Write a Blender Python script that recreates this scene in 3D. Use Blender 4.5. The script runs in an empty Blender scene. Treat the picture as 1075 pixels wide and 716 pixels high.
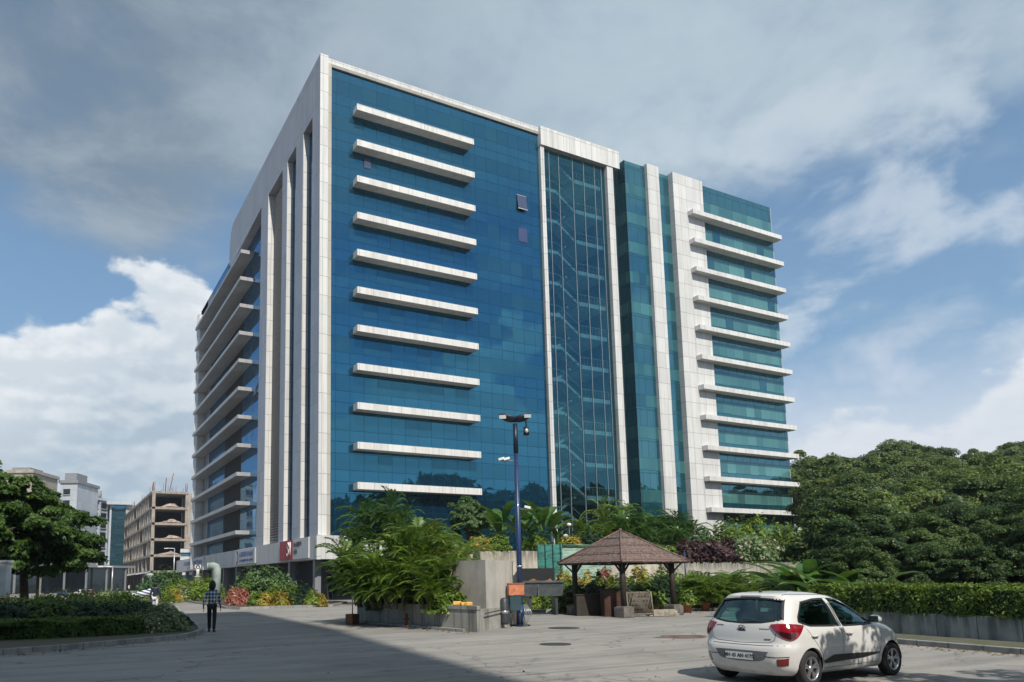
import bpy, bmesh, math, random
from mathutils import Vector, Matrix, noise
from mathutils.bvhtree import BVHTree
R = math.radians
scene = bpy.context.scene
COL = scene.collection
rnd = random.Random(7)

# ---------------------------------------------------------------- camera
CAM_H = 1.75
FPX, W0, H0 = 763.1, 1075.0, 716.0
PITCH, ROLL, YAW, SX, SY = 7.18, -0.72, -27.15, -94.6, -154.7
def cam_axes():
    p, r, y = R(PITCH), R(ROLL), R(YAW)
    fw = Vector((-math.sin(y)*math.cos(p), math.cos(y)*math.cos(p), math.sin(p)))
    rt = Vector((math.cos(y), math.sin(y), 0)); up = rt.cross(fw)
    return math.cos(r)*rt+math.sin(r)*up, -math.sin(r)*rt+math.cos(r)*up, fw
RT, UP, FW = cam_axes()
cd = bpy.data.cameras.new('camera'); cam = bpy.data.objects.new('camera', cd); COL.objects.link(cam)
M3 = Matrix((RT, UP, -FW)).transposed().to_4x4(); M3.translation = Vector((0, 0, CAM_H)); cam.matrix_world = M3
cd.sensor_width = 36; cd.lens = FPX/W0*36; cd.shift_x = -SX/W0; cd.shift_y = -SY/W0*-1*-1
cd.clip_end = 6000; cd.clip_start = 0.1
scene.camera = cam

FH, RH = Vector((math.sin(R(27.15)), math.cos(R(27.15)))), Vector((math.cos(R(27.15)), -math.sin(R(27.15))))
def at(px, d):
    """ground point d metres ahead, in the bearing of photo column px"""
    u = (px-442.9)/FPX*d
    return (RH.x*u+FH.x*d, RH.y*u+FH.y*d)
def hor(px): return 612.4-(px-222)*0.01235
def zat(px, py, d): return CAM_H+(hor(px)-py)/FPX*d

# ---------------------------------------------------------------- object helpers
def tag(o, label=None, cat=None, group=None, kind=None):
    if label: o['label'] = label
    if cat: o['category'] = cat
    if group: o['group'] = group
    if kind: o['kind'] = kind
    return o
def empty(name, loc=(0, 0, 0), rz=0, **k):
    o = bpy.data.objects.new(name, None); COL.objects.link(o); o.location = loc; o.rotation_euler = (0, 0, rz)
    o.empty_display_size = .2
    return tag(o, **k)
def link(name, me, parent=None, loc=None, rz=None, **k):
    o = bpy.data.objects.new(name, me); COL.objects.link(o)
    if parent: o.parent = parent
    if loc is not None: o.location = loc
    if rz is not None: o.rotation_euler = (0, 0, rz)
    return tag(o, **k)
def copy_tree(o, parent=None):
    c = o.copy(); COL.objects.link(c); c.parent = parent
    for ch in list(o.children): copy_tree(ch, c)
    return c
class MB:
    def __init__(s): s.v = []; s.f = []; s.m = []; s.sm = []
    def add(s, vs, fs, mi=0, smooth=False):
        o = len(s.v); s.v += [tuple(v) for v in vs]
        for f in fs: s.f.append(tuple(i+o for i in f)); s.m.append(mi); s.sm.append(smooth)
        return s
    def box(s, x0, x1, y0, y1, z0, z1, mi=0):
        return s.add([(x0,y0,z0),(x1,y0,z0),(x1,y1,z0),(x0,y1,z0),(x0,y0,z1),(x1,y0,z1),(x1,y1,z1),(x0,y1,z1)],
            [(0,3,2,1),(4,5,6,7),(0,1,5,4),(1,2,6,5),(2,3,7,6),(3,0,4,7)], mi)
    def obox(s, c, sx, sy, sz, rz=0, rx=0, ry=0, mi=0):
        from mathutils import Euler
        m = Euler((rx, ry, rz)).to_matrix(); c = Vector(c)
        vs = [c+m@Vector((a*sx/2, b*sy/2, d*sz/2)) for d in (-1, 1) for a, b in ((-1,-1),(1,-1),(1,1),(-1,1))]
        return s.add(vs, [(0,3,2,1),(4,5,6,7),(0,1,5,4),(1,2,6,5),(2,3,7,6),(3,0,4,7)], mi)
    def prism(s, pts, z0, z1, mi=0):
        n = len(pts)
        a = sum(pts[i][0]*pts[(i+1)%n][1]-pts[(i+1)%n][0]*pts[i][1] for i in range(n))
        if a < 0: pts = pts[::-1]
        vs = [(p[0], p[1], z0) for p in pts]+[(p[0], p[1], z1) for p in pts]
        return s.add(vs, [tuple(range(n))[::-1], tuple(range(n, 2*n))]+[(i,(i+1)%n,n+(i+1)%n,n+i) for i in range(n)], mi)
    def tube(s, pts, rs, n=8, mi=0, cap=True, smooth=True):
        pts = [Vector(p) for p in pts]
        if not hasattr(rs, '__len__'): rs = [rs]*len(pts)
        vs = []; fs = []; prev = None
        for i, p in enumerate(pts):
            t = (pts[min(i+1, len(pts)-1)]-pts[max(i-1, 0)]).normalized()
            if prev is None:
                a = Vector((0, 0, 1)) if abs(t.z) < .9 else Vector((1, 0, 0)); u = t.cross(a).normalized()
            else: u = (prev-t*prev.dot(t)).normalized()
            prev = u; w = t.cross(u)
            for k in range(n):
                an = 2*math.pi*k/n; vs.append(p+(u*math.cos(an)+w*math.sin(an))*rs[i])
        for i in range(len(pts)-1):
            for k in range(n): fs.append((i*n+k, i*n+(k+1)%n, (i+1)*n+(k+1)%n, (i+1)*n+k))
        s.add(vs, fs, mi, smooth)
        if cap:
            o = len(s.v)-len(vs)
            s.f.append(tuple(o+k for k in range(n))[::-1]); s.m.append(mi); s.sm.append(False)
            s.f.append(tuple(o+(len(pts)-1)*n+k for k in range(n))); s.m.append(mi); s.sm.append(False)
        return s
    def lathe(s, prof, c=(0, 0, 0), n=24, mi=0, smooth=True):
        vs = [(c[0]+r*math.cos(2*math.pi*k/n), c[1]+r*math.sin(2*math.pi*k/n), c[2]+z) for r, z in prof for k in range(n)]
        fs = [(i*n+k, i*n+(k+1)%n, (i+1)*n+(k+1)%n, (i+1)*n+k) for i in range(len(prof)-1) for k in range(n)]
        return s.add(vs, fs, mi, smooth)
    def ball(s, c, r, seg=12, rings=8, mi=0):
        rr = r if hasattr(r, '__len__') else (r, r, r)
        vs = []; fs = []
        for i in range(rings+1):
            th = math.pi*i/rings
            for k in range(seg):
                ph = 2*math.pi*k/seg
                vs.append((c[0]+rr[0]*math.sin(th)*math.cos(ph), c[1]+rr[1]*math.sin(th)*math.sin(ph), c[2]+rr[2]*math.cos(th)))
        for i in range(rings):
            for k in range(seg): fs.append((i*seg+k, (i+1)*seg+k, (i+1)*seg+(k+1)%seg, i*seg+(k+1)%seg))
        return s.add(vs, fs, mi, True)
    def mesh(s, name, mats):
        me = bpy.data.meshes.new(name); me.from_pydata(s.v, [], s.f)
        if not hasattr(mats, '__len__'): mats = [mats]
        for m in mats: me.materials.append(m)
        me.polygons.foreach_set('material_index', s.m)
        me.polygons.foreach_set('use_smooth', s.sm); me.update()
        return me
    def build(s, name, mats, parent=None, loc=None, rz=None, bevel=0, **k):
        me = s.mesh(name, mats)
        if bevel:
            bm = bmesh.new(); bm.from_mesh(me); bmesh.ops.remove_doubles(bm, verts=bm.verts, dist=1e-5)
            ed = [e for e in bm.edges if len(e.link_faces) == 2 and e.calc_face_angle(0) > .6]
            bmesh.ops.bevel(bm, geom=ed, offset=bevel, segments=2, profile=.6, affect='EDGES', clamp_overlap=True)
            bm.to_mesh(me); bm.free()
        return link(name, me, parent, loc, rz, **k)

# ---------------------------------------------------------------- node helpers
class NT:
    def __init__(s, tree): s.t = tree; s.n = tree.nodes; s.l = tree.links
    def node(s, typ, **k):
        n = s.n.new(typ)
        for a, v in k.items(): setattr(n, a, v)
        return n
    def put(s, sock, v):
        if isinstance(v, bpy.types.NodeSocket): s.l.new(v, sock)
        elif v is not None:
            if sock.type == 'RGBA' and len(v) == 3: v = (*v, 1)
            sock.default_value = v
    def math(s, op, a, b=None, c=None, clamp=False):
        n = s.node('ShaderNodeMath', operation=op); n.use_clamp = clamp
        s.put(n.inputs[0], a); s.put(n.inputs[1], b) if b is not None else None; s.put(n.inputs[2], c) if c is not None else None
        return n.outputs[0]
    def vmath(s, op, a, b=None):
        n = s.node('ShaderNodeVectorMath', operation=op); s.put(n.inputs[0], a)
        if b is not None:
            if op == 'SCALE': s.put(n.inputs['Scale'], b)
            else: s.put(n.inputs[1], b)
        return n.outputs['Value'] if op in ('DOT_PRODUCT', 'LENGTH') else n.outputs[0]
    def mix(s, f, a, b, mode='MIX'):
        n = s.node('ShaderNodeMix', data_type='RGBA', blend_type=mode); s.put(n.inputs[0], f); s.put(n.inputs[6], a); s.put(n.inputs[7], b)
        return n.outputs[2]
    def ramp(s, x, lo, hi, a=0., b=1., smooth=True):
        n = s.node('ShaderNodeMapRange'); n.interpolation_type = 'SMOOTHSTEP' if smooth else 'LINEAR'; n.clamp = True
        for i, v in enumerate((x, lo, hi, a, b)): s.put(n.inputs[i], v)
        return n.outputs[0]
    def noise(s, vec, scale, detail=4, rough=.55, dist=0, out=0):
        n = s.node('ShaderNodeTexNoise'); s.put(n.inputs['Vector'], vec); s.put(n.inputs['Scale'], scale)
        n.inputs['Detail'].default_value = detail; n.inputs['Roughness'].default_value = rough; n.inputs['Distortion'].default_value = dist
        return n.outputs[out]
    def white(s, vec, col=False):
        n = s.node('ShaderNodeTexWhiteNoise', noise_dimensions='3D'); s.put(n.inputs['Vector'], vec); return n.outputs[1 if col else 0]
    def comb(s, x, y, z):
        n = s.node('ShaderNodeCombineXYZ'); s.put(n.inputs[0], x); s.put(n.inputs[1], y); s.put(n.inputs[2], z); return n.outputs[0]
    def sep(s, v):
        n = s.node('ShaderNodeSeparateXYZ'); s.put(n.inputs[0], v); return n.outputs
    def pos(s): return s.node('ShaderNodeNewGeometry').outputs['Position']
    def objc(s): return s.node('ShaderNodeTexCoord').outputs['Object']
    def bump(s, h, strength=.3, dist=.02, normal=None):
        n = s.node('ShaderNodeBump'); s.put(n.inputs['Height'], h); n.inputs['Strength'].default_value = strength; n.inputs['Distance'].default_value = dist
        if normal is not None: s.put(n.inputs['Normal'], normal)
        return n.outputs[0]
def newmat(name):
    m = bpy.data.materials.new(name); m.use_nodes = True
    t = NT(m.node_tree); p = m.node_tree.nodes['Principled BSDF']
    return m, t, p
def mat(name, col, rough=.6, metal=0, var=.15, scale=2., bump=0, bscale=30, col2=None, coat=0, spec=None, stretch=None, world=False):
    m, t, p = newmat(name)
    c = t.pos() if world else t.objc()
    if stretch: c = t.vmath('MULTIPLY', c, stretch)
    n = t.noise(c, scale, 5, .6)
    f = t.ramp(n, .3, .7)
    b = col2 if col2 else tuple(min(1, x*(1-var)) for x in col)
    a = col if col2 else tuple(min(1, x*(1+var*.6)) for x in col)
    t.put(p.inputs['Base Color'], t.mix(f, a, b))
    p.inputs['Roughness'].default_value = rough; p.inputs['Metallic'].default_value = metal
    if coat: p.inputs['Coat Weight'].default_value = coat; p.inputs['Coat Roughness'].default_value = .04
    if spec is not None: p.inputs['Specular IOR Level'].default_value = spec
    if bump: t.put(p.inputs['Normal'], t.bump(t.noise(c, bscale, 4, .6), bump, .02))
    return m

def mat_concrete(name, col, stain=.5, joints=None, top_stain=None):
    m, t, p = newmat(name); c = t.pos(); x, y, z = t.sep(c)
    n1 = t.ramp(t.noise(c, .9, 6, .65), .32, .7)
    st = t.ramp(t.noise(t.vmath('MULTIPLY', c, (3.2, 3.2, .35)), 1, 5, .6), .45, .68)
    base = t.mix(n1, tuple(v*1.08 for v in col), tuple(v*.78 for v in col))
    base = t.mix(t.math('MULTIPLY', st, stain), base, tuple(v*.35 for v in col))
    if top_stain:
        z0, z1 = top_stain
        f = t.math('MULTIPLY', t.ramp(z, z0, z1), t.ramp(t.noise(t.vmath('MULTIPLY', c, (5, 5, .6)), 1, 4, .6), .35, .6))
        base = t.mix(t.math('MULTIPLY', f, .8), base, tuple(v*.22 for v in col))
    sp = t.ramp(t.noise(c, 18, 3, .6), .55, .75); base = t.mix(t.math('MULTIPLY', sp, .25), base, tuple(v*.5 for v in col))
    if joints:
        u = t.math('ADD', x, y); fr = t.math('FRACT', t.math('DIVIDE', u, joints)); j = t.math('LESS_THAN', fr, .02/joints*1.2)
        base = t.mix(j, base, tuple(v*.25 for v in col))
    t.put(p.inputs['Base Color'], base); p.inputs['Roughness'].default_value = .9; p.inputs['Specular IOR Level'].default_value = .25
    t.put(p.inputs['Normal'], t.bump(t.noise(c, 22, 6, .7), .5, .015))
    return m

def mat_clad(name, col, uw=1.3, zh=1.95, zoff=0., uoff=0., streak=.35, metal=.0, rough=.45):
    """metal cladding panels with open joints, each panel a slightly different tone, rain streaks"""
    m, t, p = newmat(name); c = t.pos(); x, y, z = t.sep(c)
    u = t.math('DIVIDE', t.math('ADD', t.math('ADD', x, y), uoff), uw); w = t.math('DIVIDE', t.math('SUBTRACT', z, zoff), zh)
    fu, fw = t.math('FRACT', u), t.math('FRACT', w)
    cell = t.comb(t.math('FLOOR', u), t.math('FLOOR', w), 0.)
    r = t.white(cell)
    base = t.mix(r, tuple(v*.9 for v in col), tuple(min(1, v*1.06) for v in col))
    st = t.ramp(t.noise(t.vmath('MULTIPLY', c, (2.4, 2.4, .12)), 1, 5, .65), .42, .72)
    base = t.mix(t.math('MULTIPLY', st, streak), base, (col[0]*.62, col[1]*.6, col[2]*.56))
    j = t.math('MAXIMUM', t.math('LESS_THAN', fu, .03/uw), t.math('LESS_THAN', fw, .045/zh))
    base = t.mix(t.math('MULTIPLY', j, .75), base, (.1, .1, .11))
    t.put(p.inputs['Base Color'], base); p.inputs['Roughness'].default_value = rough; p.inputs['Metallic'].default_value = metal
    n = t.bump(t.noise(c, .5, 2, .5), .15, .3); t.put(p.inputs['Normal'], n)
    return m

def mat_glass(name, refl, dark, lite, mod=1.5, uoff=0., zoff=0., fl=3.9, blind=.35, drop_=.22, fac=.55, jz=(.0, .30, .72), rough=.015, jw=.05, wob=.006):
    """coated curtain-wall glass: tinted mirror over a dim interior, panes with blinds here and there"""
    m, t, p = newmat(name); nt = m.node_tree; out = nt.nodes['Material Output']
    c = t.pos(); x, y, z = t.sep(c)
    u = t.math('DIVIDE', t.math('ADD', t.math('ADD', x, y), uoff), mod); w = t.math('DIVIDE', t.math('SUBTRACT', z, zoff), fl)
    fu, fw = t.math('FRACT', u), t.math('FRACT', w); iu, iw = t.math('FLOOR', u), t.math('FLOOR', w)
    r1 = t.white(t.comb(iu, iw, 3.)); r2 = t.white(t.comb(t.math('FLOOR', t.math('DIVIDE', u, 4.)), iw, 9.)); r3 = t.white(t.comb(iu, iw, 17.))
    vis = t.math('MULTIPLY', t.math('GREATER_THAN', fw, jz[1]), t.math('LESS_THAN', fw, jz[2]))
    hasb = t.math('MULTIPLY', vis, t.math('LESS_THAN', t.math('ADD', t.math('MULTIPLY', r1, .75), t.math('MULTIPLY', r2, .25)), blind))
    drop = t.math('GREATER_THAN', fw, t.math('ADD', jz[1], t.math('MULTIPLY', r3, drop_)))
    hasb = t.math('MULTIPLY', hasb, drop)
    inter = t.mix(t.math('MULTIPLY', vis, r3), tuple(v*1.25 for v in dark), tuple(v*.75 for v in dark))
    inter = t.mix(t.math('MULTIPLY', hasb, t.math('ADD', .35, t.math('MULTIPLY', r1, .65))), inter, lite)
    big = t.ramp(t.noise(t.vmath('MULTIPLY', c, (.05, .05, .09)), 1, 3, .5), .35, .65)
    inter = t.mix(t.math('MULTIPLY', big, .35), inter, tuple(v*1.6 for v in dark))
    g1 = t.math('LESS_THAN', fu, jw/mod)
    g2 = t.math('MAXIMUM', t.math('LESS_THAN', fw, jw/fl*1.3), t.math('LESS_THAN', t.math('ABSOLUTE', t.math('SUBTRACT', fw, jz[1])), jw/fl*.6))
    g2 = t.math('MAXIMUM', g2, t.math('LESS_THAN', t.math('ABSOLUTE', t.math('SUBTRACT', fw, jz[2])), jw/fl*.6))
    jt = t.math('MAXIMUM', g1, g2)
    t.put(p.inputs['Base Color'], inter); p.inputs['Roughness'].default_value = .35; p.inputs['Specular IOR Level'].default_value = 0.2
    gl = t.node('ShaderNodeBsdfGlossy'); tint = t.mix(r3, tuple(v*.95 for v in refl), tuple(min(1, v*1.05) for v in refl)); tint = t.mix(t.math('MULTIPLY', vis, .55), tint, tuple(v*.8 for v in refl))
    t.put(gl.inputs['Color'], tint); gl.inputs['Roughness'].default_value = rough
    wn = t.white(t.comb(iu, iw, 5.), True)
    off = t.vmath('SCALE', t.vmath('SUBTRACT', wn, (.5, .5, .5)), wob)
    sm = t.vmath('SCALE', t.vmath('SUBTRACT', t.noise(c, .6, 2, .5, out=1), (.5, .5, .5)), wob*2.2)
    nrm = t.vmath('NORMALIZE', t.vmath('ADD', t.vmath('ADD', t.node('ShaderNodeNewGeometry').outputs['Normal'], off), sm))
    t.put(gl.inputs['Normal'], nrm)
    lw = t.node('ShaderNodeLayerWeight'); lw.inputs[0].default_value = .35
    f = t.math('ADD', fac, t.math('MULTIPLY', lw.outputs['Facing'], .35), clamp=True)
    f = t.math('MULTIPLY', f, t.math('SUBTRACT', 1., t.math('MULTIPLY', jt, .55)))
    f = t.math('MULTIPLY', f, t.math('SUBTRACT', 1., t.math('MULTIPLY', hasb, .25)))
    ms = t.node('ShaderNodeMixShader'); t.put(ms.inputs[0], f); nt.links.new(p.outputs[0], ms.inputs[1]); nt.links.new(gl.outputs[0], ms.inputs[2])
    nt.links.new(ms.outputs[0], out.inputs[0])
    return m

# ---------------------------------------------------------------- sun and sky
SUN_EL, SUN_DIR = 46.0, Vector((-0.14, -1.0)).normalized()     # towards the sun, horizontally
sv = Vector((SUN_DIR.x*math.cos(R(SUN_EL)), SUN_DIR.y*math.cos(R(SUN_EL)), math.sin(R(SUN_EL))))
sl = bpy.data.lights.new('sun', 'SUN'); sl.energy = 4.3; sl.angle = R(.55); sl.color = (1, .93, .83)
so = bpy.data.objects.new('sun', sl); COL.objects.link(so); so.rotation_euler = sv.to_track_quat('Z', 'Y').to_euler(); so.location = (0, -20, 60)

wd = bpy.data.worlds.new('World'); scene.world = wd; wd.use_nodes = True
def build_sky():
    nt = wd.node_tree; t = NT(nt); bg = nt.nodes['Background']
    sky = t.node('ShaderNodeTexSky'); sky.sky_type = 'NISHITA'; sky.sun_disc = False
    sky.sun_elevation = R(SUN_EL); sky.sun_rotation = math.atan2(SUN_DIR.x, SUN_DIR.y)
    sky.air_density = 1.0; sky.dust_density = .7; sky.ozone_density = 2.2; sky.altitude = 50
    d = t.node('ShaderNodeTexCoord').outputs['Generated']
    d = t.vmath('NORMALIZE', d)
    x, y, z = t.sep(d)
    az = t.math('MULTIPLY', t.math('ARCTAN2', x, y), 180/math.pi); el = t.math('MULTIPLY', t.math('ARCSINE', z), 180/math.pi)
    zc = t.math('MAXIMUM', z, .02)
    # flat cloud deck seen in perspective
    pl = t.comb(t.math('DIVIDE', x, t.math('ADD', zc, .12)), t.math('DIVIDE', y, t.math('ADD', zc, .12)), 0.)
    deckn = t.noise(t.vmath('ADD', pl, (3.1, 7.7, 0)), 1.15, 7, .56, .25)
    deckf = t.noise(t.vmath('ADD', pl, (13.1, 2.7, 0)), 3.0, 8, .62, .3)
    # how far up and left the heavy deck reaches
    edge = t.math('ADD', t.math('MULTIPLY', t.math('SUBTRACT', t.noise(d, 3.2, 4, .5), .5), 16.), el)
    cover = t.ramp(edge, 22.5, 31.)
    right = t.ramp(az, 30., 62.)
    patch = t.math('ADD', t.math('MULTIPLY', deckn, .55), t.math('MULTIPLY', deckf, .45))
    lo = t.math('SUBTRACT', .56, t.math('MULTIPLY', cover, .34))
    lo = t.math('SUBTRACT', lo, t.math('MULTIPLY', t.math('MULTIPLY', right, t.ramp(el, 36., 14.)), .08))
    dens = t.ramp(patch, lo, t.math('ADD', lo, .3))
    dens = t.math('MULTIPLY', dens, t.ramp(t.math('ADD', el, t.math('MULTIPLY', right, 14.)), 15., 25.))
    # tone: heavy grey at left, thinner and paler to the right
    tone = t.mix(t.ramp(az, -2., 46.), (2.0, 2.65, 3.3), (4.5, 5.6, 6.4))
    tone = t.mix(t.math('MULTIPLY', t.ramp(deckf, .35, .7), .38), tone, (5.8, 6.6, 7.4))
    base = t.mix(1., sky.outputs[0], (.58, .88, 1.10), 'MULTIPLY')
    hz = t.ramp(el, 48., 4., .10, .68); base = t.mix(hz, base, (3.3, 5.1, 6.9))
    col = t.mix(t.math('MULTIPLY', dens, .93), base, tone)
    # cumulus bank low on the horizon
    sv_ = t.comb(t.math('MULTIPLY', az, .05), t.math('MULTIPLY', el, .085), 2.7)
    bill = t.noise(sv_, 2.4, 7, .50, .1)
    bill2 = t.noise(t.vmath('ADD', sv_, (-.02, .05, 0)), 2.4, 7, .50, .1)
    def bump_at(a0, e0, wa, hgt):
        dx = t.math('DIVIDE', t.math('SUBTRACT', az, a0), wa)
        return t.math('MULTIPLY', t.math('EXPONENT', t.math('MULTIPLY', t.math('MULTIPLY', dx, dx), -1.)), hgt)
    topl = t.math('ADD', bump_at(3., 0, 7.5, 7.5), t.math('ADD', bump_at(10., 0, 8., 13.5), t.math('ADD', bump_at(-6., 0, 8., 7.5), 4.)))
    topl = t.math('ADD', topl, t.math('ADD', bump_at(58., 0, 9., 5.5), bump_at(76., 0, 9., 14.)))
    topl = t.math('ADD', topl, t.math('ADD', bump_at(-150., 0, 30., 9.), bump_at(150., 0, 22., 12.)))
    hgt = t.math('SUBTRACT', topl, el)
    cm = t.math('ADD', t.math('MULTIPLY', hgt, .09), t.math('MULTIPLY', t.math('SUBTRACT', bill, .5), 2.1))
    cmask = t.ramp(cm, -.02, .14)
    lit = t.ramp(t.math('SUBTRACT', bill, bill2), -.06, .09)
    up = t.ramp(hgt, 11., 1.)
    shade = t.math('ADD', t.math('MULTIPLY', lit, .45), t.math('MULTIPLY', up, .55))
    cc = t.mix(shade, (4.5, 5.5, 6.4), (9.0, 9.3, 9.5))
    col = t.mix(t.math('MULTIPLY', cmask, .92), col, cc)
    # broken soft wisps on the right half
    wis = t.noise(t.comb(t.math('MULTIPLY', az, .055), t.math('MULTIPLY', el, .095), 8.), 1.9, 8, .54, .2)
    wm = t.math('MULTIPLY', t.ramp(wis, .46, .62), t.math('MULTIPLY', t.ramp(az, 30., 52.), t.ramp(el, 40., 22.)))
    col = t.mix(t.math('MULTIPLY', wm, .62), col, (7.0, 7.7, 8.4))
    lowm = t.math('MULTIPLY', t.ramp(t.math('ADD', el, t.math('MULTIPLY', t.math('SUBTRACT', wis, .5), 22.)), 16., 8.), t.ramp(az, 35., 50.))
    col = t.mix(t.math('MULTIPLY', lowm, .7), col, (7.3, 7.8, 8.6))
    # below the horizon: ground bounce
    col = t.mix(t.ramp(z, -.005, -.05), col, (1.6, 1.7, 1.6))
    t.put(bg.inputs[0], col); bg.inputs[1].default_value = .082
build_sky()
vs = scene.view_settings; vs.view_transform = 'Standard'; vs.look = 'None'; vs.gamma = 1; vs.exposure = 0.30; vs.use_curve_mapping = False
scene.render.engine = 'CYCLES'
cy = scene.cycles; cy.max_bounces = 6; cy.diffuse_bounces = 2; cy.glossy_bounces = 3; cy.transmission_bounces = 4; cy.transparent_max_bounces = 12
cy.use_denoising = True; cy.caustics_reflective = False; cy.caustics_refractive = False; cy.sample_clamp_indirect = 4
# ================================================================ office tower
M = {}
M['clad'] = mat_clad('white_cladding', (.61, .615, .61), 1.3, 1.95, .1, streak=.45)
M['clad_tall'] = mat_clad('white_cladding_ribbed', (.63, .635, .625), .85, 6.0, .5, streak=.55)
M['clad_shade'] = mat_clad('white_cladding_shade_toned', (.35, .365, .415), 1.05, 3.9, 3.2, streak=.25)  # side face: its shade is put into the white cladding's colour
M['clad_dull'] = mat_clad('dull_beige_cladding', (.42, .40, .34), 3., 1.95, .1, streak=.6)  # duller beige than the main cladding, with heavier streaks
M['fin'] = mat_clad('fin_aluminium', (.64, .645, .635), 1.5, 50., streak=.5)
M['fin_shade'] = mat_clad('fin_aluminium_shade_toned', (.36, .37, .385), 1.5, 50., streak=.4)  # same fin finish darkened; shade of the long faces is in the colour
M['blue'] = mat_glass('blue_curtain_glass', (.078, .33, .50), (.002, .022, .05), (.016, .092, .135), 1.5, 0.85, 3.3+.1, blind=.36, drop_=.05, fac=.46, jw=.065)
M['atr'] = None
M['teal'] = mat_glass('teal_window_glass', (.17, .42, .52), (.006, .04, .055), (.13, .31, .285), 1.45, .4, 10.23-3.9*3, blind=.86, drop_=.02, jz=(0, .20, .60), fac=.36, jw=.11)
M['teal_c'] = mat_glass('teal_bay_glass', (.17, .42, .52), (.006, .045, .06), (.075, .23, .23), 1.1, .2, 10.23-3.9*3, blind=.78, drop_=.02, jz=(0, .1, .48), fac=.38, jw=.09)
M['blue_side'] = mat_glass('side_blue_glass', (.22, .40, .60), (.004, .03, .07), (.02, .08, .12), 1.6, .3, 3.4, blind=.3, fac=.5)
M['darkglass'] = mat_glass('dark_shop_glass', (.25, .33, .34), (.004, .006, .007), (.02, .03, .03), 1.6, .3, 0, blind=.1, fac=.12)
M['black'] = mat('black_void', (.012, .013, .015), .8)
M['grey_panel'] = mat_clad('grey_metal_panel', (.20, .205, .23), 1.6, 3.9, .1, streak=.2)
M['podium'] = mat_clad('podium_cladding', (.50, .50, .50), .75, 50, streak=.45)
M['roofing'] = mat('roof_concrete', (.3, .3, .28), .9)
DZ = .1
tower = empty('office_tower', (22, 64, 0), label='tall blue glass office block with white cladding and horizontal white fins', cat='office building')
def tp(mb, name, m, parent=None, label=None, bevel=0):
    o = mb.build(name, m, parent or tower, bevel=bevel); 
    base = tower.location if parent is None else Vector((0, 0, 0))
    o.location = (-22, -64, 0) if parent is None else (0, 0, 0)
    if label: o['label'] = label
    return o
zt = 54.9
# inner mass
mb = MB(); mb.box(23.4, 49.7, 65.4, 104.8, 0, 54.0); mb.box(59.75, 62.5, 66.7, 100, 0, 53.8); mb.box(49.7, 59.75, 71.5, 100, 0, 54.0)
mb.box(62.5, 89.2, 64.95, 92, 0, 53.7); mb.box(23.45, 40, 104.8, 128.5, 0, 51.6)
tp(mb, 'structural_core', M['black'])
mb = MB(); mb.box(22.45, 61.3, 64.9, 104, 54.02, 54.35); tp(mb, 'roof', M['roofing'])
# --- front face A: curtain wall rows
zs = [3.4, 7.3]+[11.2+3.9*i for i in range(0, 11)]+[54.35]
for a, b in zip(zs[:-1], zs[1:]):
    mb = MB(); mb.box(23.5, 49.43, 65.1, 65.35, a+.004, b-.004); tp(mb, 'glazing', M['blue'])
for i in range(11):
    z = 11.0+DZ+3.9*i
    mb = MB(); mb.box(25.9, 39.8, 63.9, 65.09, z-.68, z); tp(mb, 'sun_fin', M['fin'], bevel=.02)
mb = MB(); mb.box(22.2, 23.05, 64.6, 65.6, 5.95, zt-.62); tp(mb, 'corner_column', M['clad'])
mb = MB(); mb.box(23.052, 23.498, 64.85, 65.5, 5.95, 54.3); tp(mb, 'corner_return', M['clad_dull'])
mb = MB(); mb.box(22.2, 49.4, 64.93, 65.6, zt-.6, zt); mb.box(22.2, 23.05, 64.6, 64.928, zt-.62, zt); tp(mb, 'parapet', M['clad'])
mb = MB(); mb.box(49.403, 61.5, 64.5, 66.9, 52.55, zt-.02); tp(mb, 'parapet', M['clad_tall'])
mb = MB(); mb.box(49.45, 49.98, 64.7, 65.6, 1, 52.545); tp(mb, 'column', M['clad'])
mb = MB(); mb.box(59.5, 60.45, 64.6, 66.6, 1, 52.545); tp(mb, 'column', M['clad'])
# atrium glass: see-through, tinted
def mat_clear(name, refl, trans, fac):
    m, t, p = newmat(name); nt = m.node_tree
    tr = t.node('ShaderNodeBsdfTransparent'); t.put(tr.inputs[0], trans)
    gl = t.node('ShaderNodeBsdfGlossy'); t.put(gl.inputs[0], refl); gl.inputs['Roughness'].default_value = .01
    c = t.pos(); sm = t.vmath('SCALE', t.vmath('SUBTRACT', t.noise(c, .7, 2, .5, out=1), (.5, .5, .5)), .012)
    x, y, z = t.sep(c)
    wn = t.vmath('SCALE', t.vmath('SUBTRACT', t.white(t.comb(t.math('FLOOR', t.math('DIVIDE', x, 1.9)), t.math('FLOOR', t.math('DIVIDE', z, 1.95)), 1.), True), (.5, .5, .5)), .006)
    t.put(gl.inputs['Normal'], t.vmath('NORMALIZE', t.vmath('ADD', t.vmath('ADD', t.node('ShaderNodeNewGeometry').outputs['Normal'], sm), wn)))
    lw = t.node('ShaderNodeLayerWeight'); lw.inputs[0].default_value = .35
    ms = t.node('ShaderNodeMixShader'); t.put(ms.inputs[0], t.math('ADD', fac, t.math('MULTIPLY', lw.outputs['Facing'], .3)))
    nt.links.new(tr.outputs[0], ms.inputs[1]); nt.links.new(gl.outputs[0], ms.inputs[2]); nt.links.new(ms.outputs[0], nt.nodes['Material Output'].inputs[0])
    return m
M['atr'] = mat_clear('atrium_glass', (.08, .28, .38), (.40, .63, .69), .32)
zf = [1.0, 3.4]+[3.4+3.9*k for k in range(1, 13)]+[52.545]
zf = [z for z in zf if z <= 52.545]
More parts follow.
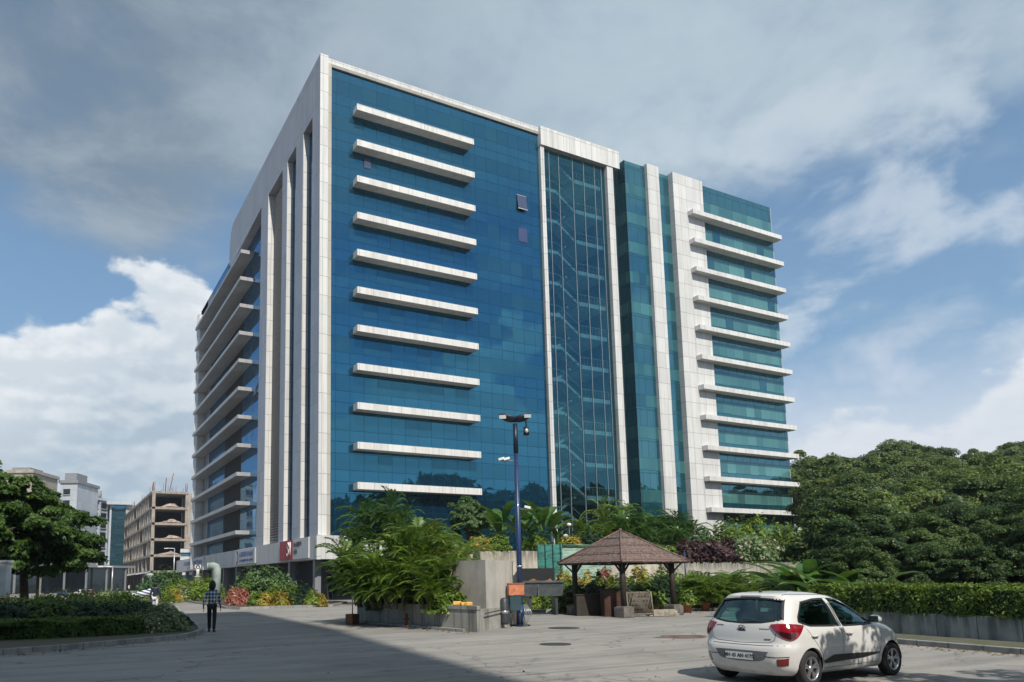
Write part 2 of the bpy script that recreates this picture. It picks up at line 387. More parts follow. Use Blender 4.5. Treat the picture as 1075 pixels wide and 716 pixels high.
for a, b in zip(zf[:-1], zf[1:]):
    mb = MB(); mb.add([(49.985, 65.1, a+.03), (59.495, 65.1, a+.03), (59.495, 65.1, b-.03), (49.985, 65.1, b-.03)], [(0, 1, 2, 3)]); tp(mb, 'atrium_glazing', M['atr'])
M['mull'] = mat('mullion_grey', (.36, .42, .45), .4, .5)
M['mull_dark'] = mat('mullion_dark', (.03, .06, .08), .4, .5)
for x in (50.9, 52.34, 54.42, 56.13, 57.82, 58.9):
    mb = MB(); mb.box(x-.025, x+.025, 65.02, 65.2, 1, 52.5); tp(mb, 'mullion', M['mull'])
mb = MB()
for z in zf[1:-1]: mb.box(49.985, 59.495, 65.11, 65.2, z-.03, z+.03)
tp(mb, 'transom', M['mull_dark'])
# atrium interior: white stair flights and landings on every storey
M['stair'] = mat('stair_white', (.66, .70, .70), .6)
M['atr_wall'] = mat('atrium_wall', (.16, .20, .22), .8)
mb = MB(); mb.box(49.75, 59.6, 71.2, 71.45, 1, 54); mb.box(49.72, 49.9, 65.4, 71.2, 1, 54); mb.box(59.3, 59.49, 65.4, 71.2, 1, 54); tp(mb, 'atrium_wall', M['atr_wall'])
for k in range(13):
    z = 3.4+3.9*k
    if z > 51: break
    mb = MB(); mb.box(55.2, 59.25, 65.7, 70.9, z-.5, z)
    mb.box(50.0, 52.4, 68.6, 71.1, z+1.95-.2, z+1.95)
    n = 11
    for i in range(n):
        xa = 52.4+2.8*i/n
        mb.box(xa, xa+2.8/n+.02, 66.0, 67.5, z+1.95-1.95*i/n-.3, z+1.95-1.95*i/n)
        mb.box(xa, xa+2.8/n+.02, 67.8, 69.4, z-1.95+1.95*i/n+.0, z-1.95+1.95*i/n+.3)
    mb.box(50.0, 52.4, 65.9, 69.5, z+1.55, z+1.95)
    for yy in (65.85,):
        mb.tube([(52.4, yy, z+2.9), (55.2, yy, z+1.0), (59.2, yy, z+1.0)], .035, 5)
        mb.tube([(50, yy, z+2.95), (52.4, yy, z+2.9)], .035, 5)
        for i in range(9): mb.tube([(55.2+.5*i, yy, z), (55.2+.5*i, yy, z+1.0)], .018, 4)
    tp(mb, 'stair_flight', M['stair'])
# --- bays right of the atrium
zc = [z for z in ([2.4, 6.3]+[10.2+3.9*i for i in range(11)])]+[54.0]
for a, b in zip(zc[:-1], zc[1:]):
    mb = MB(); mb.box(62.3, 65.78, 64.56, 66.7, a+.004, b-.004); tp(mb, 'bay_glazing', M['teal_c'])
    mb = MB(); mb.box(67.7, 70.2, 64.85, 65.4, a+.004, b-.004); tp(mb, 'bay_glazing', M['teal_c'])
    mb = MB(); mb.box(75.5, 89.45, 64.4, 65.2, a+.004, b-.004-(.1 if b > 53 else 0)); tp(mb, 'glazing', M['teal'])
mb = MB(); mb.box(62.29, 62.36, 64.5, 64.6, 2, 54.02); mb.box(60.45, 62.28, 66.3, 66.6, 1, 53.9); tp(mb, 'bay_edge', M['mull_dark'])
mb = MB(); mb.box(65.75, 67.75, 64.1, 65.6, 1, 54.25); tp(mb, 'column', M['clad'])
mb = MB(); mb.box(70.15, 75.55, 64.05, 65.5, 1, 54.2); tp(mb, 'pier', M['clad'])
mb = MB(); mb.box(89.452, 89.6, 64.42, 92, 1, 53.9); tp(mb, 'end_wall', M['clad_shade'])
for i in range(11):
    z = 10.13+DZ+3.9*i
    mb = MB(); mb.box(72.5, 89.85, 63.15, 64.39, z-.6, z); tp(mb, 'sun_fin', M['fin'], bevel=.02)
# --- side face B
XB = 22.2
def pier(y0, y1, z0=5.95, z1=49.35):
    mb = MB(); mb.box(XB, 23.45, y0, y1, z0, z1); tp(mb, 'side_pier', M['clad_shade'])
    mb = MB(); mb.box(XB+.01, 23.3, y0-.03, y0-.004, z0, z1); tp(mb, 'pier_return', M['clad'])  # lit jamb keeps the lighter cladding beside the shade-toned pier
mb = MB(); mb.box(XB, 23.45, 65.6, 67.0, 5.95, 49.35); tp(mb, 'side_pier', M['clad_shade'])
mb = MB(); mb.box(XB-.004, XB, 64.62, 65.6, 5.95, zt-.01); tp(mb, 'side_pier', M['clad_shade'])
pier(70.1, 72.6); pier(75.9, 77.8); pier(84.0, 87.3)
for y0, y1 in ((67.0, 70.07), (72.6, 75.87)):
    for k in range(12):
        z = 5.95+3.62*k
        mb = MB(); mb.box(22.9, 23.3, y0, y1, z+.004, z+3.616); tp(mb, 'side_glazing', M['blue_side'])
M['louvre'] = mat('louvre_grey', (.30, .30, .31), .6)
mb = MB()
for k in range(140):
    z = 6+.31*k
    if z > 49: break
    mb.obox((23.05, 80.9, z), .28, 6.1, .03, ry=.7)
tp(mb, 'louvre_screen', M['louvre'])
# soffit above slots and the deep parapet fascia with its rounded far end
prof = [(65.62, 49.35), (87.3, 49.35), (105.2, 48.5), (106.0, 50.0), (105.9, 52.2), (105.2, 53.9), (104.3, 54.7), (103.2, 54.9), (65.62, 54.9)]
n = len(prof)
mb = MB(); mb.add([(XB+.003, y, z) for y, z in prof]+[(24.2, y, z) for y, z in prof], [tuple(range(n)), tuple(range(n, 2*n))[::-1]]+[(i, n+i, n+(i+1) % n, (i+1) % n) for i in range(n)])
tp(mb, 'side_fascia', M['clad_shade'])
def Yb(px, py=480, X=23.2):
    u = (px-W0/2-SX)/FPX; v = (H0/2-SY-py)/FPX; r = FW+u*RT+v*UP; return X*r.y/r.x
segs = [(87.3, Yb(253.3), 'blue_side'), (Yb(253.3), Yb(236), 'black'), (Yb(236), Yb(219.5), 'blue_side'), (Yb(219.5), Yb(207.5), 'grey_panel'), (Yb(207.5), 127.8, 'blue_side')]
for k in range(12):
    z0 = 4.7+3.83*k; z1 = z0+3.83
    for y0, y1, mn in segs:
        xx = 23.2 if mn != 'black' else 24.6
        if mn == 'black': continue
        mb = MB(); mb.box(xx, 23.44, y0, y1, z0+.004, z1-.004 if k < 11 else 51.8); tp(mb, 'side_panel' if mn == 'grey_panel' else 'side_glazing', M[mn])
mb = MB(); mb.box(23.2, 23.44, segs[1][0], segs[1][1], 4.7, 48.5); tp(mb, 'shaft_dark_panel', M['black'])  # flat black panel; the opening's shade is put into its colour
for k in range(11):
    z = 8.42+3.83*k
    mb = MB(); mb.box(21.35, 23.19, 94.7, 129.2, z-.5, z); tp(mb, 'side_fin', M['fin_shade'], bevel=.02)
mb = MB(); mb.add([(21.9, 127.9, 4), (23.4, 127.9, 4), (23.4, 128.6, 4), (21.5, 128.6, 4), (21.9, 127.9, 48.9), (23.4, 127.9, 48.9), (23.4, 128.6, 48.9), (21.5, 128.6, 48.9)], [(0,3,2,1),(4,5,6,7),(0,1,5,4),(1,2,6,5),(2,3,7,6),(3,0,4,7)]); tp(mb, 'end_wall', M['clad'])
# --- podium band, shop fronts, signs
mb = MB(); mb.prism([(22.0, 64.2), (22.0, 147), (24.4, 147), (24.4, 66.2), (29.5, 66.2), (29.5, 64.2)], 3.78, 5.98); tp(mb, 'podium_band', M['podium'])
mb = MB(); mb.box(21.93, 22.3, 64.13, 64.5, 3.75, 6.0); tp(mb, 'corner_trim', M['clad'])
mb = MB(); mb.box(24.8, 25.2, 67.6, 146, .1, 3.78); mb.box(24.8, 31, 67.2, 67.6, .1, 3.78); tp(mb, 'shop_glazing', M['darkglass'])
for y in (66, 74, 82, 90, 98, 106, 114, 122, 130, 138, 146):
    mb = MB(); mb.box(22.3, 22.9, y-.3, y+.3, 0, 3.78); tp(mb, 'podium_column', M['grey_panel'])
mb = MB(); mb.box(23.2, 28.4, 61.8, 64.19, 3.25, 3.72); tp(mb, 'entrance_canopy', M['podium'])
mb = MB(); mb.box(23.6, 28, 64.4, 64.6, .05, 3.2); tp(mb, 'entrance_door', M['darkglass'])
# ================================================================ ground
def mat_ground():
    m, t, p = newmat('paved_asphalt'); c = t.pos(); x, y, z = t.sep(c)
    n1 = t.ramp(t.noise(c, .22, 6, .6, .4), .35, .68); n2 = t.ramp(t.noise(c, 1.7, 6, .65), .35, .7)
    st = t.ramp(t.noise(t.vmath('MULTIPLY', c, (.18, 1.1, 1)), 1.3, 6, .62, .6), .4, .66)
    base = t.mix(n1, (.262, .250, .232), (.185, .18, .172)); base = t.mix(t.math('MULTIPLY', n2, .35), base, (.34, .325, .30))
    base = t.mix(t.math('MULTIPLY', st, .6), base, (.36, .345, .32))
    tr_ = t.ramp(t.noise(t.vmath('MULTIPLY', c, (.045, 1.6, 1)), 1.2, 3, .5, .3), .56, .70); base = t.mix(t.math('MULTIPLY', tr_, .48), base, (.12, .118, .115))
    blot = t.ramp(t.noise(t.vmath('ADD', c, (40, 11, 0)), .55, 3, .5), .66, .74); base = t.mix(t.math('MULTIPLY', blot, .6), base, (.11, .11, .108))
    vor = t.node('ShaderNodeTexVoronoi', feature='DISTANCE_TO_EDGE'); t.put(vor.inputs['Vector'], t.vmath('ADD', t.vmath('MULTIPLY', c, (.13, .13, .13)), t.vmath('SCALE', t.noise(c, .5, 4, .6, out=1), .35))); vor.inputs['Scale'].default_value = 1.6
    cr = t.math('LESS_THAN', vor.outputs[0], .006); base = t.mix(t.math('MULTIPLY', cr, .42), base, (.06, .06, .06))
    gr = t.noise(c, 45, 3, .7); base = t.mix(t.math('MULTIPLY', t.ramp(gr, .4, .7), .5), base, (.11, .11, .105))
    t.put(p.inputs['Base Color'], base); p.inputs['Roughness'].default_value = .82; p.inputs['Specular IOR Level'].default_value = .3
    t.put(p.inputs['Normal'], t.bump(t.math('ADD', t.noise(c, 60, 4, .7), t.math('MULTIPLY', n2, .6)), .35, .012))
    return m
M['ground'] = mat_ground()
mb = MB(); mb.add([(-1500, -1500, 0), (1500, -1500, 0), (1500, 2500, 0), (-1500, 2500, 0)], [(0, 1, 2, 3)])
mb.build('ground', M['ground'], kind='structure')
# ================================================================ vegetation library
import numpy as np
def mat_leaf(name, dark, lite, rough=.5, trans=.3, hue=None, huef=.08, nscale=.6, objvar=.35):
    """leaf: colour differs from leaf to leaf, from clump to clump and from plant to plant"""
    m, t, p = newmat(name); nt = m.node_tree
    g = t.node('ShaderNodeNewGeometry'); isl = g.outputs['Random Per Island']
    oi = t.node('ShaderNodeObjectInfo').outputs['Random']
    n = t.ramp(t.noise(t.objc(), nscale, 3, .5), .35, .65)
    f = t.math('ADD', t.math('MULTIPLY', isl, .5), t.math('MULTIPLY', n, .5))
    c = t.mix(f, dark, lite)
    c = t.mix(t.math('MULTIPLY', t.ramp(oi, .55, 1.), objvar*.7), c, (lite[0]*1.25, lite[1]*1.15, lite[2]*1.2))
    c = t.mix(t.math('MULTIPLY', t.ramp(oi, .5, 0.), objvar), c, t.mix(.5, dark, (dark[0]*.6, dark[1]*.75, dark[2]*1.1)))
    if hue: c = t.mix(t.math('GREATER_THAN', isl, 1-huef), c, hue)
    t.put(p.inputs['Base Color'], c); p.inputs['Roughness'].default_value = rough; p.inputs['Specular IOR Level'].default_value = .35
    tr = t.node('ShaderNodeBsdfTranslucent'); t.put(tr.inputs[0], t.mix(.5, c, (lite[0]*1.3, lite[1]*1.3, lite[2]*.6)))
    ms = t.node('ShaderNodeMixShader'); ms.inputs[0].default_value = trans
    nt.links.new(p.outputs[0], ms.inputs[1]); nt.links.new(tr.outputs[0], ms.inputs[2]); nt.links.new(ms.outputs[0], nt.nodes['Material Output'].inputs[0])
    return m
L = {}
L['forest'] = mat_leaf('forest_leaf', (.034, .072, .020), (.135, .195, .05), hue=(.14, .15, .03), huef=.05, nscale=.25, objvar=.6)
L['tree'] = mat_leaf('tree_leaf', (.022, .06, .012), (.085, .15, .025))
L['hedge'] = mat_leaf('hedge_leaf', (.03, .075, .012), (.165, .24, .032), nscale=1.4)
L['dark'] = mat_leaf('dark_shrub_leaf', (.010, .030, .014), (.035, .075, .03), nscale=1.2)
L['lime'] = mat_leaf('lime_shrub_leaf', (.05, .12, .015), (.22, .30, .04), nscale=1.2)
L['palm'] = mat_leaf('areca_leaf', (.026, .08, .014), (.165, .26, .04), rough=.4, hue=(.30, .30, .05), huef=.06, nscale=.8)
L['palmd'] = mat_leaf('dark_palm_leaf', (.018, .065, .016), (.09, .18, .035), rough=.35, nscale=.8)
L['banana'] = mat_leaf('banana_leaf', (.03, .10, .02), (.10, .19, .04), rough=.35, nscale=.5)
L['round'] = mat_leaf('round_tree_leaf', (.03, .09, .03), (.12, .20, .07), nscale=.9)
L['mauve'] = mat_leaf('mauve_leaf', (.035, .018, .022), (.10, .055, .06), nscale=1.2)
L['pale'] = mat_leaf('variegated_leaf', (.05, .12, .04), (.25, .34, .17), nscale=1.2, hue=(.6, .42, .40), huef=.08)
L['pink'] = mat_leaf('pink_leaf', (.25, .07, .06), (.50, .22, .16), nscale=1.2, hue=(.6, .5, .35), huef=.1)
L['yellow'] = mat_leaf('yellow_croton_leaf', (.12, .16, .02), (.42, .38, .06), nscale=1.5, hue=(.5, .12, .04), huef=.12)
L['white'] = mat_leaf('flower_white', (.10, .15, .06), (.22, .28, .12), nscale=1.5, hue=(.62, .55, .5), huef=.12)
BARK = mat('bark', (.10, .08, .06), .9, var=.4, scale=6, bump=.6, bscale=14)
STEM = mat('palm_stem', (.12, .13, .05), .7, var=.3, scale=5)
SOIL = mat('soil', (.07, .05, .035), .95, var=.4, scale=4, bump=.6)
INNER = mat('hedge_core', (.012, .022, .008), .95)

def cards(P, N, size, rs, aspect=1.7, name='leaves', m=None, fold=True):
    """a mesh of pointed leaf faces at points P with normals N"""
    n = len(P); N = N/np.linalg.norm(N, axis=1, keepdims=True)
    a = rs.normal(size=(n, 3)); T = a-(a*N).sum(1)[:, None]*N; T /= np.linalg.norm(T, axis=1, keepdims=True); B = np.cross(N, T)
    s = size*(.6+.8*rs.random(n))[:, None]
    l = s*aspect/2; w = s/2
    k = N*s*.12
    V = np.stack([P-T*l, P+B*w*.9-T*l*.15+k, P+T*l, P-B*w*.9-T*l*.15+k], 1).reshape(-1, 3)
    F = np.arange(4*n).reshape(-1, 4)
    return V, F
def np_mesh(name, V, F, mats, mi=None, smooth=False):
    me = bpy.data.meshes.new(name); me.vertices.add(len(V)); me.vertices.foreach_set('co', V.astype(np.float32).ravel())
    k = F.shape[1]; me.loops.add(F.size); me.loops.foreach_set('vertex_index', F.astype(np.int32).ravel())
    me.polygons.add(len(F)); me.polygons.foreach_set('loop_start', np.arange(0, F.size, k, dtype=np.int32)); me.polygons.foreach_set('loop_total', np.full(len(F), k, dtype=np.int32))
    for m in (mats if hasattr(mats, '__len__') else [mats]): me.materials.append(m)
    if mi is not None: me.polygons.foreach_set('material_index', mi.astype(np.int32))
    me.update(); me.validate(); return me
def unit(rs, n):
    a = rs.normal(size=(n, 3)); return a/np.linalg.norm(a, axis=1, keepdims=True)
def crown_mesh(name, m, seed, rx, ry, rz, nclump, per, leaf, flat=.55, cr=(.22, .42), zc=0., core=.35, low=-.35, droop=0.):
    """clumps of leaves scattered through an uneven crown, open between clumps"""
    rs = np.random.RandomState(seed)
    U = unit(rs, nclump*3); U = U[U[:, 2] > low][:nclump]
    lob = np.array([noise.noise(Vector((u[0]*1.7+seed, u[1]*1.7, u[2]*1.7))) for u in U])
    rad = (core+(1-core)*rs.random(len(U))**.45)*(1+.45*lob)
    C = U*rad[:, None]*np.array([rx, ry, rz])
    C[:, 2] -= droop*np.hypot(C[:, 0], C[:, 1])**2/max(rx, ry)
    sc = (rx*ry*rz)**(1/3)
    Ps = []; Ns = []
    for c, u in zip(C, U):
        r = sc*rs.uniform(*cr); k = rs.randint(int(per*.6), int(per*1.4))
        d = unit(rs, k); d[:, 2] = np.where(d[:, 2] < -.3, -d[:, 2], d[:, 2])
        q = d*r*(.55+.45*rs.random(k))[:, None]; q[:, 2] *= flat
        Ps.append(c+q); Ns.append(d*.8+u*.5+np.array([0, 0, .35])+rs.normal(size=(k, 3))*.6)
    P = np.concatenate(Ps); N = np.concatenate(Ns); P[:, 2] += zc
    V, F = cards(P, N, leaf, rs)
    return np_mesh(name, V, F, m), C
def trunk_mesh(seed, h, r, C, zc, name='trunk', nb=9, m=None):
    rs = random.Random(seed); mb = MB()
    lean = Vector((rs.uniform(-.06, .06)*h, rs.uniform(-.06, .06)*h, 0))
    fork = h*.42
    top = lean+Vector((0, 0, fork))
    mb.tube([(0, 0, -.3), (lean.x*.2, lean.y*.2, fork*.3), top*.7+Vector((0, 0, 0)), top], [r*1.5, r*1.05, r*.9, r*.8], 9)
    idx = list(range(len(C))); rs.shuffle(idx)
    for i in idx[:nb]:
        e = Vector(C[i])+Vector((0, 0, zc)); 
        if e.z < fork: e.z = fork+.3*(h-fork)
        mid = top.lerp(e, .5)+Vector((0, 0, .06*h)); mid += Vector((rs.uniform(-.1, .1), rs.uniform(-.1, .1), 0))*h*.3
        mb.tube([top-Vector((0, 0, fork*.1)), mid, e], [r*.5, r*.28, r*.08], 6)
    return mb.mesh(name, m or BARK)
def tree_proto(seed, leafmat, h, rx, rz, nclump, per, leaf, r=.25, **k):
    zc = h-rz*.95
    cm, C = crown_mesh('crown', leafmat, seed, rx, rx*.95, rz, nclump, per, leaf, zc=zc, **k)
    return cm, trunk_mesh(seed, h, r, C, zc)
def place_tree(name, proto, loc, s, rz, label, group=None, cat='tree'):
    t = empty(name, loc, rz, label=label, cat=cat, group=group); t.scale = s if hasattr(s, '__len__') else (s, s, s)
    link('crown', proto[0], t); link('trunk', proto[1], t); return t

def frond_geo(rs, base, az, el, Ln, nl=24, lw=.035, ll=.42, droop=1.2, Vs=None, Fs=None, lift=.25, vang=.35):
    """one pinnate frond as narrow leaflets either side of an arching rib"""
    p = np.array(base, float); e = el; st = Ln/nl
    side = np.array([-math.sin(az), math.cos(az), 0])
    prev = p.copy()
    for i in range(nl):
        tt = (i+1)/nl; e = el-droop*tt**1.6
        d = np.array([math.cos(az)*math.cos(e), math.sin(az)*math.cos(e), math.sin(e)])
        up = np.cross(d, side)*-1
        up = up if up[2] > 0 else -up
        q = p+d*st
        w = .012*(1-tt)+.004
        o = len(Vs)
        Vs += [p-side*w, p+side*w, q+side*w, q-side*w]; Fs.append((o, o+1, o+2, o+3))
        if tt > .12:
            Lf = ll*math.sin(math.pi*min(1, (tt*.92+.08))**.8)**.7*(.85+.3*rs.random())+.03
            for sg in (-1, 1):
                a = .75-.35*tt+rs.uniform(-.08, .08)
                dir_ = side*sg*math.cos(vang)*math.sin(a)*1.0+d*math.cos(a)+up*math.sin(vang)*.9
                dir_ /= np.linalg.norm(dir_)
                tip = q+dir_*Lf+np.array([0, 0, -1])*Lf*(.18+.25*rs.random())
                midp = q+dir_*Lf*.5
                wv = d*lw*.5+up*lw*.15
                o = len(Vs)
                Vs += [q, midp-wv, tip, midp+wv]; Fs.append((o, o+1, o+2, o+3))
        p = q
def palm_meshes(seed, m, nst=7, h=2.4, spread=.5, nf=6, Lf=1.7, ll=.42, lw=.045, droop=1.3, nl=24, el=(.7, 1.35), stemr=.035):
    rs = random.Random(seed); Vs = []; Fs = []; mb = MB()
    for s in range(nst):
        a = rs.uniform(0, 6.28); r0 = spread*rs.random()*.5; hh = h*rs.uniform(.1, 1.)
        b = Vector((r0*math.cos(a), r0*math.sin(a), 0)); tp_ = b+Vector((math.cos(a)*spread*.7*hh/h, math.sin(a)*spread*.7*hh/h, hh))
        mb.tube([b, b.lerp(tp_, .5)+Vector((0, 0, .05)), tp_], [stemr*1.2, stemr, stemr*.8], 6)
        for k in range(nf):
            az = a+6.283*k/nf+rs.uniform(-.5, .5); e = rs.uniform(*el)
            frond_geo(rs, tp_, az, e, Lf*rs.uniform(.75, 1.15), nl, lw, ll, droop*rs.uniform(.8, 1.3), Vs, Fs)
    fm = np_mesh('fronds', np.array(Vs), np.array(Fs), m)
    return fm, mb.mesh('stems', STEM)
def bigleaf_geo(rs, base, az, el, Ln, w, droop, Vs, Fs, fold=.35, stalk=.35):
    p = Vector(base); n = 8; side = Vector((-math.sin(az), math.cos(az), 0)); rows = []
    for i in range(n+1):
        tt = i/n; e = el-droop*tt**1.5; d = Vector((math.cos(az)*math.cos(e), math.sin(az)*math.cos(e), math.sin(e)))
        up = d.cross(side); up = up if up.z > 0 else -up
        bl = max(0, (tt-stalk)/(1-stalk)); ww = w*math.sin(math.pi*bl**.8)**.6 if 0 < bl < 1 else .012
        rows.append((p.copy(), side, up, ww)); p = p+d*Ln/n
    for i in range(n):
        (a, s, u, wa), (b, s2, u2, wb) = rows[i], rows[i+1]
        for sg in (-1, 1):
            o = len(Vs)
            Vs += [tuple(a), tuple(a+s*sg*wa+u*fold*wa), tuple(b+s2*sg*wb+u2*fold*wb), tuple(b)]; Fs.append((o, o+1, o+2, o+3))
def bigleaf_mesh(seed, m, n=9, Ln=2.2, w=.22, h=.5, droop=1.3, el=(.8, 1.4), spread=.15, stalk=.35):
    rs = random.Random(seed); Vs = []; Fs = []
    for k in range(n):
        a = 6.283*k/n+rs.uniform(-.4, .4)
        bigleaf_geo(rs, (spread*.5*math.cos(a), spread*.5*math.sin(a), h*rs.random()), a, rs.uniform(*el), Ln*rs.uniform(.7, 1.1), w*rs.uniform(.7, 1.1), droop*rs.uniform(.6, 1.2), Vs, Fs, stalk=stalk)
    for z0_, z1_ in ((-.05, h*.5), (h*.5, h+.1)):
        o = len(Vs)
        for z_ in (z0_, z1_): Vs += [(.05+spread*.6, 0, z_), (0, .05+spread*.6, z_), (-.05-spread*.6, 0, z_), (0, -.05-spread*.6, z_)]
        Fs += [(o+i, o+(i+1) % 4, o+4+(i+1) % 4, o+4+i) for i in range(4)]
    return np_mesh('leaves', np.array([tuple(v) for v in Vs]), np.array(Fs), m)
def shrub_mesh(seed, m, rx, ry, rz, n, leaf, flat=1., aspect=1.7):
    """a bushy mound: leaves through an uneven dome, thick at its skin"""
    rs = np.random.RandomState(seed); d = unit(rs, n); d[:, 2] = np.abs(d[:, 2])*1.05-.05
    lob = np.array([noise.noise(Vector((u[0]*2.2+seed*3.1, u[1]*2.2, u[2]*2.2)))*.35+noise.noise(Vector((u[0]*6+seed, u[1]*6, u[2]*6)))*.18 for u in d])
    rr = (1+lob)*(.55+.47*rs.random(n)**.45)
    P = d*rr[:, None]*np.array([rx, ry, rz]); N = d+rs.normal(size=(n, 3))*.55+np.array([0, 0, .35])
    V, F = cards(P, N, leaf, rs, aspect)
    return np_mesh('shrub', V, F, m)
def hedge_mesh(name, poly, z0, z1, leafm, n, leaf, seed=1, rough=.07, core_in=.12):
    """clipped hedge over a footprint polygon: core and a skin of leaves"""
    rs = np.random.RandomState(seed); P = []; N = []
    pts = [Vector((p[0], p[1])) for p in poly]; k = len(pts)
    ar = sum(pts[i].x*pts[(i+1)%k].y-pts[(i+1)%k].x*pts[i].y for i in range(k))/2
    if ar < 0: pts = pts[::-1]
    per = [(pts[(i+1)%k]-pts[i]).length for i in range(k)]
    side = sum(per)*(z1-z0); top = abs(ar); ns = int(n*side/(side+top))
    cum = np.cumsum(per)
    for q in rs.random(ns)*cum[-1]:
        i = int(np.searchsorted(cum, q)); f = (q-(cum[i-1] if i else 0))/per[i]; a, b = pts[i], pts[(i+1)%k]
        c = a.lerp(b, f); e = (b-a).normalized(); nn = (e.y, -e.x)
        z = z0+(z1-z0)*rs.random(); o = rs.normal()*rough*.6-(.05 if z > z1-.1 else 0)+.04*math.sin(c.x*5+c.y*4+z*6)
        P.append((c.x+nn[0]*o, c.y+nn[1]*o, z)); N.append((nn[0], nn[1], .25))
    xs = [p.x for p in pts]; ys = [p.y for p in pts]; cnt = 0
    def inside(x, y):
        r = False; j = k-1
        for i in range(k):
            if (pts[i].y > y) != (pts[j].y > y) and x < (pts[j].x-pts[i].x)*(y-pts[i].y)/(pts[j].y-pts[i].y)+pts[i].x: r = not r
            j = i
        return r
    while cnt < n-ns:
        x = rs.uniform(min(xs), max(xs)); y = rs.uniform(min(ys), max(ys))
        if inside(x, y): P.append((x, y, z1+rs.normal()*rough*.5+.05*math.sin(x*3.1+y*2.3))); N.append((0, 0, 1)); cnt += 1
    P = np.array(P); N = np.array(N, float)+rs.normal(size=(len(P), 3))*.5
    V, F = cards(P, N, leaf, rs)
    cx = sum(xs)/k; cy_ = sum(ys)/k
    def inset(p):
        v = Vector((cx, cy_))-p; return p+v.normalized()*min(core_in, v.length*.4)
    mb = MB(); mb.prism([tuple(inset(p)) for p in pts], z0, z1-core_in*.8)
    cv = np.array(mb.v)
    # keep all faces quads: fan the caps
    faces = []
    for f in mb.f:
        if len(f) == 4: faces.append(f)
        else:
            for i in range(1, len(f)-1, 1): faces.append((f[0], f[i], f[i+1], f[i+1]))
    me = bpy.data.meshes.new(name)
    allv = np.concatenate([V, cv]); allf = [tuple(f) for f in F]+[tuple(dict.fromkeys(i+len(V) for i in f)) for f in faces]
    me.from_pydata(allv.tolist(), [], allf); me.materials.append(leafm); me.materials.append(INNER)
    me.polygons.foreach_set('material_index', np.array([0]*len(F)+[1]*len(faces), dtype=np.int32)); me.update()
    return me

# ---------------------------------------------------------------- wooded hillside on the right
def hill_h(x, y):
    d = x*FH.x+y*FH.y; u = x*RH.x+y*RH.y
    if d < 1: return -3
    px = 442.9+FPX*u/d
    k = max(0, min(1, (px-820)/90)); k = k*k*(3-2*k)
    return (-.05 if d < 44 else .15*(d-44))*1.0*k if k > 0 else -.3
mb = MB(); nx = 40; vs_ = []; fs_ = []
for i in range(nx+1):
    for j in range(nx+1):
        d = 22+(175-22)*i/nx; px = 790+(1500-790)*j/nx; x, y = at(px, d); h = hill_h(x, y)
        vs_.append((x, y, h if h > 0 else -.02 if px > 830 and d > 44 else -.3))
for i in range(nx):
    for j in range(nx): a = i*(nx+1)+j; fs_.append((a, a+1, a+nx+2, a+nx+1))
mb.add(vs_, fs_, 0, True); mb.build('hill_terrain', mat('forest_floor', (.03, .04, .018), .95, var=.4, scale=1.), kind='structure')
L['forest_far'] = mat_leaf('slope_leaf', (.034, .078, .022), (.15, .215, .052), hue=(.24, .22, .05), huef=.05, nscale=.25, objvar=.75)
L['forest_near'] = mat_leaf('near_wood_leaf', (.016, .05, .016), (.085, .145, .035), hue=(.16, .15, .03), huef=.03, nscale=.35, objvar=.7)
FP = [tree_proto(s, L['forest_far'], 10, 3.9+.4*(s % 3), 3.9, 120, 300, .155, r=.22, cr=(.15, .27), core=.45, low=-.8, flat=.8) for s in (11, 12, 13, 14, 15)]
FN = [tree_proto(s, L['forest_near'], 7, 2.6, 3.1, 170, 380, .095, r=.14, cr=(.14, .25), core=.4, low=-.9, flat=.8) for s in (21, 22, 23)]
rows = [(29, .062, 905, 1190, 9, 0), (33, .092, 880, 1180, 10, 0), (39, .118, 866, 1150, 9, 0), (46, .138, 858, 1150, 10, 1), (56, .150, 850, 1140, 11, 1), (68, .160, 848, 1135, 12, 1), (84, .169, 846, 1125, 13, 1), (101, .177, 842, 1120, 14, 1), (122, .183, 838, 1115, 15, 1)]
for d, fr, p0, p1, n, far in rows:
    for i in range(n):
        px = p0+(p1-p0)*(i+.5*rnd.uniform(-.8, .8)+.1)/(n-1); dd = d*rnd.uniform(.94, 1.06)
        f = fr*(1+.07*math.sin(px*.045+d)+rnd.uniform(-.10, .05))
        if px > 1020 and d < 60: f += .035*min(1, (px-1020)/50)
        r_px = (4.0 if far else 2.6*f*dd/6)/dd*FPX
        lim = 850 if d < 80 else 838
        if px-r_px*.85 < lim: px = lim+r_px*.85+rnd.uniform(0, 6)
        x, y = at(px, dd); g = max(0, hill_h(x, y)); h = max(3, CAM_H+f*dd-g); s = h/(10 if far else 7)*.84; ws = s*rnd.uniform(.95, 1.15)*(1 if far else 1.1); pr = rnd.choice(FP if far else FN)
        place_tree('broadleaf_tree', pr, (x, y, g-.2), (ws, ws, s), rnd.uniform(0, 6.28),
                   'green broad-crowned tree in the dense wood on the slope right of the office block', 'trees of the wooded slope')
